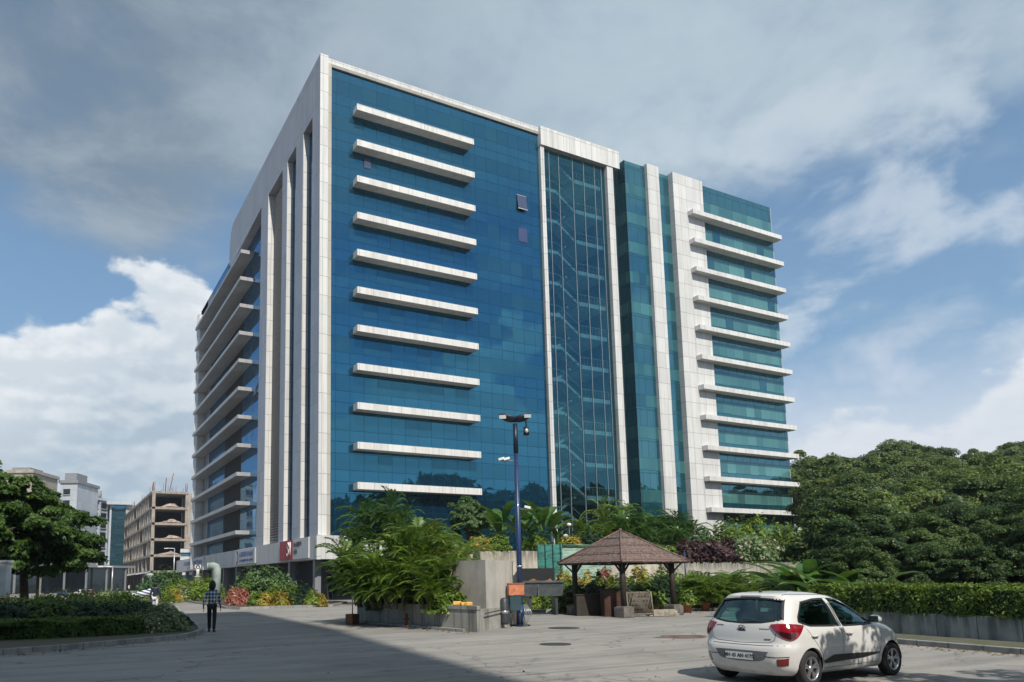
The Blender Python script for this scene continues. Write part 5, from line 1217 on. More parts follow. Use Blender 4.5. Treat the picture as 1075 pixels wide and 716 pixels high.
def vent(px, d, top, w, lb):
    x, y = at(px, d); z = zat(px, top, d); r = w/2; t = empty('vent_pipe', (x, y, 0), R(-27), label=lb, cat='vent pipe')
    mb = MB(); mb.tube([(0, 0, 0), (0, 0, z-r*1.6), (-r*.25, 0, z-r*1.05), (-r*.9, 0, z-r*.75), (-r*2.0, 0, z-r*.8)], [r, r, r*1.02, r*.95, r*.85], 16); mb.build('pipe', M['verd'], t)
    mb = MB(); mb.tube([(-r*2.0, 0, z-r*.8), (-r*2.25, 0, z-r*.82)], [r*.95, r*.95], 16); mb.build('mouth', M['dkmetal'] if w < .5 else M['verd'], t)
vent(228, 62, 592, .68, 'thick greenish white bent vent pipe in the garden, nearest the walker'); vent(161, 84, 603, .70, 'thick greenish bent vent pipe beyond the dark-topped walker')
x, y = P3(262.5, 634.5); t = empty('marker_stake', (x, y, 0), label='slim white stake standing at the garden kerb', cat='stake'); mb = MB(); mb.tube([(0, 0, 0), (0, 0, 1.9)], .05, 8); mb.build('rod', mat('cream_stake', (.75, .72, .55), .6), t); mb = MB(); mb.obox((0, 0, .16), .2, .2, .16); mb.build('foot', M['kerb'], t)
x, y = P3(336, 636); t = empty('marker_stake', (x, y, 0), label='short leaning white stake at the right tip of the garden kerb', cat='stake'); mb = MB(); mb.tube([(0, 0, 0), (-.25, 0, .75)], .045, 8); mb.build('rod', M['wht'], t); mb = MB(); mb.obox((0, 0, .1), .16, .16, .1); mb.build('foot', M['kerb'], t)
# white statue with raised arms on a pedestal
x, y = at(208, 76); z0_ = zat(208, 606, 76); t = empty('garden_statue', (x, y, 0), R(-27), label='small white statue with raised arms on a pedestal in the garden', cat='statue')
M['stat'] = mat('white_statue', (.62, .62, .58), .7)
mb = MB(); mb.lathe([(0, 0), (.45, 0), (.4, .2), (.3, .3), (.28, z0_-.1), (.36, z0_), (0, z0_)], n=14); mb.build('pedestal', M['stat'], t)
mb = MB(); mb.tube([(0, 0, z0_), (0, 0, z0_+.45), (0, 0, z0_+.75)], [.22, .15, .19], 10); mb.ball((0, 0, z0_+.92), .11); mb.tube([(.16, 0, z0_+.7), (.3, 0, z0_+.95), (.2, 0, z0_+1.2)], [.07, .06, .05], 6); mb.tube([(-.16, 0, z0_+.7), (-.3, 0, z0_+.95), (-.2, 0, z0_+1.2)], [.07, .06, .05], 6); mb.build('figure', M['stat'], t)
# ---------------------------------------------------------------- shop signs on the podium band
M['sred'] = mat('red_sign', (.36, .012, .018), .5, var=.1); M['swht'] = mat('grey_white_sign', (.52, .53, .55), .5, var=.08); M['sblue'] = mat('blue_letter', (.02, .05, .22), .5); M['spink'] = mat('pink_letter', (.55, .25, .25), .5); M['sdk'] = mat('dark_letter', (.05, .05, .055), .5); M['swl'] = mat('white_letter', (.8, .72, .74), .5)
def YX(px, X=21.9):   # where the ray of a column meets the podium band
    u = (px-442.9)/FPX; r = RH*u+FH; return X*r.y/r.x
def board(p0, p1, z0, z1, m, name, lb):
    ya, yb = YX(p0), YX(p1); t = empty(name, (21.86, ya, z0), label=lb, cat='shop sign'); mb = MB(); mb.box(0, .13, yb-ya, 0, 0, z1-z0) if yb < ya else mb.box(0, .13, 0, yb-ya, 0, z1-z0); mb.build('board', m, t); return t, ya, yb
def glyphs(t, y0, y1, z0, z1, n, m, seed, name='lettering', th=.16):
    """a line of letter-like strokes reading along the band from far to near"""
    rr = random.Random(seed); mb = MB(); L_ = y1-y0; cw = L_/n
    for i in range(n):
        a = y0+cw*i; w = cw*.72; h = z1-z0; k = rr.randint(0, 5)
        s = abs(cw)*th; 
        def bar(ya, za, yb, zb): mb.box(-.03, -.002, min(ya, yb), max(ya, yb), min(za, zb), max(za, zb))
        bar(a, z0, a+math.copysign(s, cw), z1)
        if k in (0, 2, 4): bar(a, z0, a+w, z0+h*.18)
        if k in (0, 1, 3, 4): bar(a, z0+h*.42, a+w, z0+h*.58)
        if k in (0, 1, 2): bar(a, z1-h*.18, a+w, z1)
        if k in (2, 3, 5): bar(a+w-math.copysign(s, cw), z0, a+w, z1-h*.1)
    mb.build(name, m, t)
t, ya, yb = board(193, 213.6, 3.85, 5.8, M['swht'], 'shop_sign', 'pale shop sign with a line of blue lettering at the far end of the podium')
glyphs(t, -.6, yb-ya+.6, .95, 1.6, 15, M['sblue'], 1); glyphs(t, -4, yb-ya+2, .25, .6, 14, M['spink'], 2, 'small_lettering')
mb = MB(); mb.box(-.06, .12, yb-ya-.22, yb-ya-.02, -.1, 2.25); mb.build('end_frame', M['wht'], t)
t, ya, yb = board(246.5, 267.5, 4.0, 5.85, M['podium'], 'shop_sign', 'grey shop sign with blue emblem and faint blue lettering over the vent pipe')
mb = MB(); cyy_ = -1.2
for k in range(14):
    a = math.pi*(.55+.95*k/13); mb.box(-.03, -.002, cyy_+.75*math.cos(a)-.13, cyy_+.75*math.cos(a)+.13, .95+.75*math.sin(a)-.1, .95+.75*math.sin(a)+.1)
mb.build('emblem', M['sblue'], t); glyphs(t, -2.8, yb-ya+.7, 1.0, 1.55, 9, M['sblue'], 5); glyphs(t, -2.8, yb-ya+.7, .35, .62, 13, M['sblue'], 6, 'small_lettering')
t, ya, yb = board(293.5, 306.8, 3.95, 5.95, M['sred'], 'shop_sign', 'dark red shop sign with a pale looped emblem')
mb = MB(); c_ = yb-ya+1.15
mb.tube([(-.03, c_+.55, 1.5), (-.03, c_+.2, 1.75), (-.03, c_-.15, 1.5), (-.03, c_+.2, 1.2), (-.03, c_+.5, 1.35), (-.03, c_-.1, .9), (-.03, c_+.25, .35), (-.03, c_+.6, .6)], .09, 6); mb.tube([(-.03, c_-.5, 1.8), (-.03, c_-.5, .4)], .08, 6); mb.build('emblem', M['swl'], t)
t, ya, yb = board(307.2, 323.6, 3.95, 5.95, M['swht'], 'shop_sign', 'pale grey shop sign with two short lines of dark lettering at the building corner')
glyphs(t, -.35, -3.0, 1.25, 1.68, 6, M['sdk'], 9, th=.22); glyphs(t, -.35, -1.5, .55, 1.0, 3, M['sdk'], 10, 'small_lettering', th=.25)
# ================================================================ people
SK = mat('skin_brown', (.12, .065, .04), .6); HAIR = mat('black_hair', (.01, .01, .01), .6); 
def plaid():
    m, t, p = newmat('plaid_shirt'); c = t.objc(); x, y, z = t.sep(c)
    fx = t.math('FRACT', t.math('MULTIPLY', x, 9.)); fz = t.math('FRACT', t.math('MULTIPLY', z, 8.))
    a = t.math('LESS_THAN', fx, .42); b = t.math('LESS_THAN', fz, .42); s = t.math('MULTIPLY', t.math('ADD', a, b), .5)
    t.put(p.inputs['Base Color'], t.mix(s, (.02, .03, .07), (.62, .68, .80))); p.inputs['Roughness'].default_value = .85; return m
def skin_body(name, joints, edges, radii, m, parent, levels=2):
    me = bpy.data.meshes.new(name); me.from_pydata([tuple(j) for j in joints], edges, []); o = bpy.data.objects.new(name, me); COL.objects.link(o)
    md = o.modifiers.new('s', 'SKIN'); md.use_smooth_shade = True
    for i, r in enumerate(radii): 
        d = me.skin_vertices[0].data[i]; d.radius = r if hasattr(r, '__len__') else (r, r); d.use_root = (i == 0)
    ss = o.modifiers.new('u', 'SUBSURF'); ss.levels = levels; ss.render_levels = levels
    dg = bpy.context.evaluated_depsgraph_get(); ev = o.evaluated_get(dg); nm = bpy.data.meshes.new_from_object(ev); COL.objects.unlink(o); bpy.data.objects.remove(o)
    nm.name = name; nm.materials.clear(); nm.materials.append(m)
    for p in nm.polygons: p.use_smooth = True
    return link(name, nm, parent)
def person(loc, rz, H, shirt, pants, label, stride=.10, hairy=1.25, sit=False):
    t = empty('person', (*loc, 0), rz, label=label, cat='person'); s = H/1.75
    # body: one skin surface, facing -Y, x to its left
    J = {}
    def j(n, *p): J[n] = Vector(p)*s
    j('pelvis', 0, 0, .95); j('waist', 0, .01, 1.10); j('chest', 0, .0, 1.32); j('neckb', 0, .01, 1.46); j('neck', 0, 0, 1.52); j('head', 0, -.015, 1.63); j('crown', 0, 0, 1.70)
    for sd, n in ((1, 'L'), (-1, 'R')):
        f = stride*sd
        j('hip'+n, .09*sd, 0, .91); j('knee'+n, .10*sd, -.03-f*.5, .50); j('ank'+n, .10*sd, .02-f, .09); j('toe'+n, .115*sd, -.14-f, .035)
        j('sh'+n, .185*sd, 0, 1.42); j('el'+n, .255*sd, .05+f*.25, 1.14); j('wr'+n, .285*sd, -.01+f*.8, .89); j('pa'+n, .288*sd, -.025+f*.9, .81)
    names = list(J); ix = {n: i for i, n in enumerate(names)}
    ed = [('pelvis', 'waist'), ('waist', 'chest'), ('chest', 'neckb'), ('neckb', 'neck'), ('neck', 'head'), ('head', 'crown')]
    for n in 'LR': ed += [('pelvis', 'hip'+n), ('hip'+n, 'knee'+n), ('knee'+n, 'ank'+n), ('ank'+n, 'toe'+n), ('neckb', 'sh'+n), ('sh'+n, 'el'+n), ('el'+n, 'wr'+n), ('wr'+n, 'pa'+n)]
    rad = dict(pelvis=(.13, .10), waist=(.125, .095), chest=(.155, .105), neckb=(.09, .075), neck=.055, head=(.078, .095), crown=(.06, .07))
    for n in 'LR': rad.update({'hip'+n: .088, 'knee'+n: .058, 'ank'+n: .042, 'toe'+n: .032, 'sh'+n: .058, 'el'+n: .042, 'wr'+n: .028, 'pa'+n: (.038, .02)})
    body = skin_body('body', [J[n] for n in names], [(ix[a], ix[b]) for a, b in ed], [tuple(v*s for v in r) if hasattr(r, '__len__') else r*s for r in (rad[n] for n in names)], SK, t)
    # fingers
    mb = MB()
    for sd, n in ((1, 'L'), (-1, 'R')):
        b = J['pa'+n]
        for q, (dy, ln) in enumerate(((-.028, .068), (-.010, .078), (.008, .072), (.025, .058))):
            p0 = b+Vector((0, dy, -.02))*s; mb.tube([p0, p0+Vector((-.004*sd, -.004, -ln*.55))*s, p0+Vector((-.016*sd, -.01, -ln))*s], [.0095*s, .009*s, .007*s], 6)
        p0 = b+Vector((-.01*sd, -.03, .03))*s; mb.tube([p0, p0+Vector((-.01*sd, -.035, -.02))*s, p0+Vector((-.014*sd, -.045, -.055))*s], [.012*s, .0105*s, .008*s], 6)
    mb.ball(tuple(J['head']+Vector((0, -.098, .0))*s), (.013*s, .02*s, .022*s), 8, 6)
    for sd in (1, -1): mb.ball(tuple(J['head']+Vector((.083*sd, .01, .0))*s), (.012*s, .022*s, .032*s), 8, 6)
    mb.build('hands_and_face', SK, t)
    # clothes follow the same skeleton a little larger
    def cloth(nm, keep, edges, grow, m, rr):
        kk = [k for k in names if k in keep]; ii = {n: i for i, n in enumerate(kk)}
        return skin_body(nm, [keep[k] if keep[k] is not None else J[k] for k in kk], [(ii[a], ii[b]) for a, b in edges if a in ii and b in ii], [tuple((v+grow)*s for v in (rr[k] if hasattr(rr[k], '__len__') else (rr[k], rr[k]))) for k in kk], m, t)
    kt = {k: None for k in ('pelvis', 'waist', 'chest', 'neckb', 'shL', 'shR', 'elL', 'elR')}
    kt['wrL'] = J['elL'].lerp(J['wrL'], .8); kt['wrR'] = J['elR'].lerp(J['wrR'], .8)
    r2 = dict(rad); r2['neckb'] = (.085, .07); r2['elL'] = r2['elR'] = .048; r2['wrL'] = r2['wrR'] = .036; r2['pelvis'] = (.145, .11)
    cloth('shirt', kt, ed, .014, shirt, r2)
    r3 = dict(rad); r3['ankL'] = r3['ankR'] = .05; r3['kneeL'] = r3['kneeR'] = .062
    kp = {k: None for k in ('pelvis', 'hipL', 'hipR', 'kneeL', 'kneeR', 'ankL', 'ankR')}
    cloth('trousers', kp, ed, .012, pants, r3)
    mb = MB(); mb.ball(tuple(J['crown']+Vector((0, .02, -.035))*s), (.098*s*hairy**.5, .105*s*hairy**.5, .115*s*hairy), 14, 10); mb.build('hair', HAIR, t)
    for n in 'LR':
        a, b = J['ank'+n], J['toe'+n]; mb = MB(); mb.tube([a+Vector((0, .05, -.05))*s, a.lerp(b, .5)+Vector((0, 0, -.012))*s, b], [.042*s, .045*s, .034*s], 10); mb.build('shoe', M['dkmetal'], t)
    return t
DK = mat('dark_trousers', (.012, .014, .022), .85); WH = mat('white_trousers', (.6, .6, .6), .85); NAVY = mat('navy_shirt', (.012, .018, .04), .85); WS = mat('white_shirt', (.6, .58, .55), .85)
person(P3(222, 663.3), R(153+8), 1.74, plaid(), DK, 'person in a plaid shirt and dark trousers walking away on the road', hairy=1.6, stride=.14)
person(at(164.5, 42), R(153), 1.76, NAVY, WH, 'person in a dark top and white trousers half hidden by the island bushes')
person(at(137, 118), R(60), 1.7, WS, DK, 'distant small person in a white shirt near the shop row')
# ---------------------------------------------------------------- parked scooters at the end of the street
def scooter(loc, rz, m, label):
    t = empty('motor_scooter', (*loc, 0), rz, label=label, cat='scooter', group='scooters parked by the shop row')
    for x in (-.6, .6):
        mb = MB(); mb.tube([(x, -.06, .26), (x, .06, .26)], .26, 14); w = mb.build('wheel', M['dkmetal'], t)
        mb = MB(); mb.tube([(x, -.065, .26), (x, .065, .26)], .12, 10); mb.build('rim', M['ltmetal'], w)
    mb = MB(); mb.tube([(-.75, 0, .6), (-.3, 0, .62), (0, 0, .38), (.35, 0, .36), (.5, 0, .75), (.45, 0, 1.0)], [.12, .19, .14, .10, .12, .09], 10); mb.build('body', m, t)
    mb = MB(); mb.obox((-.38, 0, .82), .62, .26, .1); mb.build('seat', M['dkmetal'], t, bevel=.03)
    mb = MB(); mb.tube([(.42, -.32, 1.05), (.44, 0, 1.03), (.42, .32, 1.05)], .02, 6); mb.build('handlebar', M['ltmetal'], t)
    mb = MB(); mb.ball((.55, 0, .92), (.08, .09, .09), 8, 6); mb.build('headlight', M['lens'], t)
cols = [mat('scooter_blue', (.03, .08, .3), .3, coat=.5), mat('scooter_white', (.6, .6, .6), .3, coat=.5), mat('scooter_black', (.02, .02, .025), .3, coat=.5), mat('scooter_red', (.3, .03, .03), .3, coat=.5)]
sl_ = ['parked blue scooter, leftmost by the shop row', 'parked white scooter second from the left by the shop row', 'parked black scooter third from the left by the shop row', 'parked red scooter fourth from the left by the shop row', 'parked blue scooter second from the right by the shop row', 'parked black scooter, rightmost by the shop row']
for k, px in enumerate((68, 84, 91, 98, 121, 128)): scooter(at(px, 96+3*(k % 3)), R(40+k*20), cols[(0, 1, 2, 3, 0, 2)[k]], sl_[k])
# striped tarpaulin over a parked motorbike
def stripes():
    m, t, p = newmat('striped_cover'); c = t.objc(); x, y, z = t.sep(c)
    f = t.math('LESS_THAN', t.math('FRACT', t.math('MULTIPLY', t.math('ADD', z, t.math('MULTIPLY', x, .3)), 4.)), .5); t.put(p.inputs['Base Color'], t.mix(f, (.6, .62, .66), (.06, .08, .14))); p.inputs['Roughness'].default_value = .7; return m
x, y = at(151, 62); t = empty('covered_motorbike', (x, y, 0), R(-10), label='parked motorbike under a pale striped cover beside the dark-topped walker', cat='motorbike')
mb = MB(); mb.tube([(-1.0, 0, .5), (-.6, 0, .72), (0, 0, .82), (.5, 0, 1.0), (.95, 0, .55)], [.22, .36, .34, .34, .2], 14); mb.build('cover', stripes(), t)
for xx in (-.75, .75): mb = MB(); mb.tube([(xx, -.06, .28), (xx, .06, .28)], .28, 14); mb.build('wheel', M['dkmetal'], t)
# ================================================================ white hatchback
def interp(tab, v):
    for (a, x), (b, y) in zip(tab[:-1], tab[1:]):
        if v <= b: 
            f = (v-a)/(b-a); return x+(y-x)*max(0, f)
    return tab[-1][1]
XR = [(.18, -.50), (.24, -.57), (.32, -.625), (.42, -.655), (.56, -.66), (.64, -.645), (.69, -.60), (.76, -.598), (.86, -.588), (.96, -.566), (1.04, -.53), (1.12, -.485), (1.22, -.42), (1.32, -.35), (1.40, -.30), (1.44, -.30), (1.465, -.27), (1.485, -.16), (1.50, .05), (1.508, .28)]
XF = [(.18, 3.02), (.26, 3.10), (.40, 3.17), (.55, 3.17), (.68, 3.13), (.76, 3.07), (.83, 2.96), (.88, 2.80), (.92, 2.62), (.96, 2.42), (.99, 2.24), (1.04, 2.12), (1.12, 1.98), (1.22, 1.79), (1.32, 1.57), (1.40, 1.34), (1.44, 1.17), (1.47, .98), (1.49, .80), (1.508, .52)]
WD = [(.18, .70), (.22, .765), (.30, .795), (.42, .81), (.52, .828), (.62, .838), (.70, .836), (.80, .832), (.88, .822), (.93, .806), (.97, .782), (1.04, .758), (1.12, .733), (1.22, .70), (1.32, .658), (1.40, .608), (1.44, .56), (1.47, .50), (1.49, .42), (1.508, .28)]
RR_ = [(.18, .30), (.5, .34), (.75, .30), (.95, .26), (1.1, .22), (1.3, .20), (1.45, .22), (1.508, .2)]
RF_ = [(.18, .55), (.7, .6), (.95, .55), (1.1, .42), (1.3, .36), (1.45, .3), (1.508, .2)]
def outline(z, ins=0.):
    xr, xf, w, rr, rf = interp(XR, z)+ins, interp(XF, z)-ins*1.2, interp(WD, z)-ins, interp(RR_, z), interp(RF_, z)
    rr = min(rr, w*.9); rf = min(rf, w*.95, (xf-xr)*.45); pts = []
    bow_r, bow_f = .055, .16          # bowed tail and nose in plan
    def xb(y): return xr+bow_r*(y/w)**2
    def xfw(y): return xf-bow_f*(y/w)**2
    for i in range(7): y = -(w-rr)*i/7; pts.append((xb(y), y))          # rear centre to right
    cxr, c_y = xb(w-rr)+rr, -(w-rr)
    for i in range(8): a = math.pi+math.pi/2*i/8; pts.append((cxr+rr*math.cos(a), c_y+rr*math.sin(a)))
    x0, x1 = cxr, xfw(w-rf)-rf*1.3
    for i in range(24):
        f = i/24; x = x0+(x1-x0)*f; tp_ = 1-.030*(max(0, f-.6)/.4)**2-.02*(max(0, .25-f)/.25)**2*0; pts.append((x, -w*tp_))
    wf = w*.97; cxf = x1
    for i in range(8): a = -math.pi/2+math.pi/2*i/8; pts.append((cxf+rf*1.3*math.cos(a), -(wf-rf)+rf*math.sin(a)))
    for i in range(8): y = -(wf-rf)*(1-i/7); pts.append((cxf+rf*1.3+bow_f*.5*(1-(y/(wf-rf))**2) if wf > rf else cxf+rf*1.3, y))
    half = pts; full = half+[(x, -y) for x, y in half[::-1]][1:-1]
    return full
ZS = [.18, .21, .25, .30, .36, .43, .50, .56, .61, .65, .68, .71, .76, .81, .86, .90, .935, .965, .995, 1.03, 1.08, 1.14, 1.20, 1.26, 1.32, 1.37, 1.41, 1.44, 1.46, 1.478, 1.49, 1.50, 1.508]
def hull_mesh(zs, ins=0.):
    vs = []; fs = []; n = None
    for z in zs:
        o = outline(z, ins); n = len(o); vs += [(x, y, z-(0.012*0)) for x, y in o]
    for i in range(len(zs)-1):
        for k in range(n): fs.append((i*n+k, i*n+(k+1) % n, (i+1)*n+(k+1) % n, (i+1)*n+k))
    vs.append((1., 0, zs[0])); b = len(vs)-1
    for k in range(n): fs.append((b, (k+1) % n, k))
    t0 = (len(zs)-1)*n; vs.append((.4, 0, zs[-1]+.004)); c = len(vs)-1
    for k in range(n): fs.append((c, t0+k, t0+(k+1) % n))
    me = bpy.data.meshes.new('hull'); me.from_pydata(vs, [], fs)
    bm = bmesh.new(); bm.from_mesh(me); bmesh.ops.remove_doubles(bm, verts=bm.verts, dist=1e-4); bmesh.ops.recalc_face_normals(bm, faces=bm.faces); bm.to_mesh(me); bm.free(); return me
def booled(base, cutters, op='DIFFERENCE'):
    o = bpy.data.objects.new('tmp', base); COL.objects.link(o); tmp = [o]
    for c in cutters:
        k = bpy.data.objects.new('cut', c); COL.objects.link(k); tmp.append(k); md = o.modifiers.new('b', 'BOOLEAN'); md.object = k; md.operation = op; md.solver = 'EXACT'
    dg = bpy.context.evaluated_depsgraph_get(); me = bpy.data.meshes.new_from_object(o.evaluated_get(dg))
    for k in tmp: bpy.data.objects.remove(k)
    return me
def cylm(x, y0, y1, z, r, n=36):
    vs = [(x+r*math.cos(2*math.pi*k/n), y, z+r*math.sin(2*math.pi*k/n)) for y in (y0, y1) for k in range(n)]
    fs = [(k, (k+1) % n, n+(k+1) % n, n+k) for k in range(n)]+[tuple(range(n))[::-1], tuple(range(n, 2*n))]
    me = bpy.data.meshes.new('c'); me.from_pydata(vs, [], fs); bm = bmesh.new(); bm.from_mesh(me); bmesh.ops.recalc_face_normals(bm, faces=bm.faces); bm.to_mesh(me); bm.free(); return me
def prism_dir(poly, axis, a, b):
    n = len(poly)
    vs = [(p[0], q, p[1]) if axis == 'y' else (q, p[0], p[1]) for q in (a, b) for p in poly]
    fs = [(k, (k+1) % n, n+(k+1) % n, n+k) for k in range(n)]+[tuple(range(n))[::-1], tuple(range(n, 2*n))]
    me = bpy.data.meshes.new('c'); me.from_pydata(vs, [], fs); bm = bmesh.new(); bm.from_mesh(me); bmesh.ops.recalc_face_normals(bm, faces=bm.faces); bm.to_mesh(me); bm.free(); return me
CWB = 2.425
hull = hull_mesh(ZS); 
bmh = bmesh.new(); bmh.from_mesh(hull); bvh = BVHTree.FromBMesh(bmh)
# window shapes: bottom and top curves
SW = {'rear_side': ([(-.20, 1.03), (.05, .96), (.45, .945), (.86, .935)], [(-.17, 1.10), (.06, 1.33), (.45, 1.375), (.74, 1.38)]),
      'front_side': ([(.96, .93), (1.3, .925), (1.7, .925), (2.02, .95)], [(.84, 1.38), (1.10, 1.365), (1.45, 1.24), (1.80, 1.07)])}
RW = ([(-.66, 1.07), (-.33, 1.015), (0, 1.0), (.33, 1.015), (.66, 1.07)], [(-.56, 1.375), (-.26, 1.395), (0, 1.40), (.28, 1.395), (.56, 1.375)])
FWN = ([(-.66, 1.03), (-.3, 1.0), (.3, 1.0), (.66, 1.03)], [(-.54, 1.36), (-.25, 1.385), (.25, 1.385), (.54, 1.36)])
def poly_of(w): return list(w[0])+list(w[1])[::-1]
inner = hull_mesh([.42, .5, .6, .7, .8, .9, .96, 1.03, 1.1, 1.2, 1.3, 1.38, 1.42, 1.45], .055)
cuts = [inner]
for x in (0, CWB):
    for s in (-1, 1): cuts.append(cylm(x, s*.50, s*1.0, .285, .335))
for k, w in SW.items(): cuts.append(prism_dir(poly_of(w), 'y', -1.2, 1.2))
cuts.append(prism_dir(poly_of(RW), 'x', -1.2, .1)); cuts.append(prism_dir(poly_of(FWN), 'x', 1.1, 2.6))
body_me = booled(hull.copy(), cuts)
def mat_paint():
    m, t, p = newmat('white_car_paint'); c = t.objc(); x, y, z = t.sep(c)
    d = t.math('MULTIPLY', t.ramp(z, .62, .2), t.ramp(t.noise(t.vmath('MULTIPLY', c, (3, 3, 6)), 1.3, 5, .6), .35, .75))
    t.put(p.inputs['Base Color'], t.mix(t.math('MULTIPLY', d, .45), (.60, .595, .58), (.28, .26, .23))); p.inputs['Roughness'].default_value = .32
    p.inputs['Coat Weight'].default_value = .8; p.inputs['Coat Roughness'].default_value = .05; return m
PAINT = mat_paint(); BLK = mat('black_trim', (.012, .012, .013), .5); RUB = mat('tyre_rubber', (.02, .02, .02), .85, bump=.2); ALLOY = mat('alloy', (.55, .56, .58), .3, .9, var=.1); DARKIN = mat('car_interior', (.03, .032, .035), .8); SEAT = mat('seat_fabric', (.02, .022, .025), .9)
GL = mat_clear('car_glass', (.55, .75, .78), (.48, .78, .74), .12)
RL = mat('tail_lamp_red', (.22, .004, .012), .12, coat=1.); RL2 = mat('tail_lamp_dark', (.03, .004, .006), .12, coat=1.); RF2 = mat('reflector_red', (.16, .01, .012), .3, coat=.6); CHR = mat('chrome', (.7, .7, .7), .12, 1.)
for m in (body_me,):
    m.materials.clear(); m.materials.append(PAINT); m.materials.append(DARKIN)
    ins_ = BVHTree.FromBMesh(bmh)
    for p in m.polygons:
        c = p.center; hit = bvh.find_nearest(c); p.material_index = 0 if hit[3] < .012 or (hit[3] < .06 and abs(p.normal.dot(hit[1])) < .3) else 1
    for p in m.polygons: p.use_smooth = p.material_index == 0
    m.set_sharp_from_angle(angle=R(32))
CS = .985
car = empty('hatchback_car', (10.93-.16, 8.41+.05, 0), R(3.3), label='small white hatchback car seen from behind on the road at the right', cat='car'); car.scale = (CS, CS, CS)
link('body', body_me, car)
def proj(o_, d_, off, inward=False):
    h = bvh.ray_cast(Vector(o_), Vector(d_).normalized())
    if h[0] is None:
        h = bvh.find_nearest(Vector(o_)); 
    n = h[1] if h[1].dot(Vector(d_)) < 0 else -h[1]
    return h[0]+n*off
def curve(c, f):
    n = len(c)-1; i = min(int(f*n), n-1); g = f*n-i
    p0, p1, p2, p3 = c[max(i-1, 0)], c[i], c[i+1], c[min(i+2, n)]
    return tuple(.5*(2*b+(c_-a)*g+(2*a-5*b+4*c_-d)*g*g+(-a+3*b-3*c_+d)*g**3) for a, b, c_, d in zip(p0, p1, p2, p3))
def patch(bot, top, fr, off, nx=14, nz=6, grow=0., smooth_curve=True):
    """surface patch between two curves, thrown onto the hull along a direction; fr maps (a,z) to ray origin and direction"""
    mb = MB(); vs = []
    for i in range(nx+1):
        b, t_ = (curve(bot, i/nx), curve(top, i/nx)) if smooth_curve else ((interp2(bot, i/nx)), (interp2(top, i/nx)))
        for j in range(nz+1):
            f = j/nz; f = f*(1+2*grow)-grow; a, z = b[0]+(t_[0]-b[0])*f, b[1]+(t_[1]-b[1])*f
            if grow: 
                mx = (bot[0][0]+bot[-1][0])/2; a = mx+(a-mx)*(1+grow)
            o_, d_ = fr(a, z); vs.append(proj(o_, d_, off))
    fs = [(i*(nz+1)+j, (i+1)*(nz+1)+j, (i+1)*(nz+1)+j+1, i*(nz+1)+j+1) for i in range(nx) for j in range(nz)]
    mb.add(vs, fs, 0, True); return mb
def interp2(c, f):
    n = len(c)-1; i = min(int(f*n), n-1); g = f*n-i; return (c[i][0]*(1-g)+c[i+1][0]*g, c[i][1]*(1-g)+c[i+1][1]*g)
sideR = lambda a, z: ((a, -1.5, z), (0, 1, 0)); sideL = lambda a, z: ((a, 1.5, z), (0, -1, 0)); rear = lambda a, z: ((-1.6, a, z), (1, 0, 0)); front = lambda a, z: ((3.6, a, z), (-1, 0, 0))
for nm, w in SW.items():
    for fr in (sideR, sideL): patch(w[0], w[1], fr, -.022, grow=.02, smooth_curve=False, nx=15).build('side_window', GL, car)
patch(RW[0], RW[1], rear, -.02, grow=.02, smooth_curve=False, nx=16).build('rear_window', GL, car)
patch(FWN[0], FWN[1], front, -.02, grow=.02, smooth_curve=False, nx=15).build('windscreen', GL, car)
def ribbon(pts, fr, w, off, name, m, parent=None, closed=False, seg=5):
    P = []
    n = len(pts)
    for i in range(n if closed else n-1):
        a, b = Vector(pts[i]), Vector(pts[(i+1) % n])
        for k in range(seg): P.append(a.lerp(b, k/seg))
    if not closed: P.append(Vector(pts[-1]))
    vs = []; L_ = len(P)
    for i, p in enumerate(P):
        t_ = (P[(i+1) % L_ if closed else min(i+1, L_-1)]-P[(i-1) if closed else max(i-1, 0)]).normalized(); nn = Vector((-t_.y, t_.x))*w/2
        for q in (p+nn, p-nn): o_, d_ = fr(q.x, q.y); vs.append(proj(o_, d_, off))
    k = L_ if closed else L_-1
    mb = MB(); mb.add(vs, [(2*i, 2*i+1, (2*i+3) % (2*L_), (2*i+2) % (2*L_)) for i in range(k)], 0, True); return mb.build(name, m, parent or car)
for nm, w in SW.items():
    for fr in (sideR, sideL): ribbon(poly_of(w), fr, .030, .0015, 'window_seal', BLK, closed=True)
ribbon(poly_of(RW), rear, .028, .0015, 'window_seal', BLK, closed=True, seg=6)
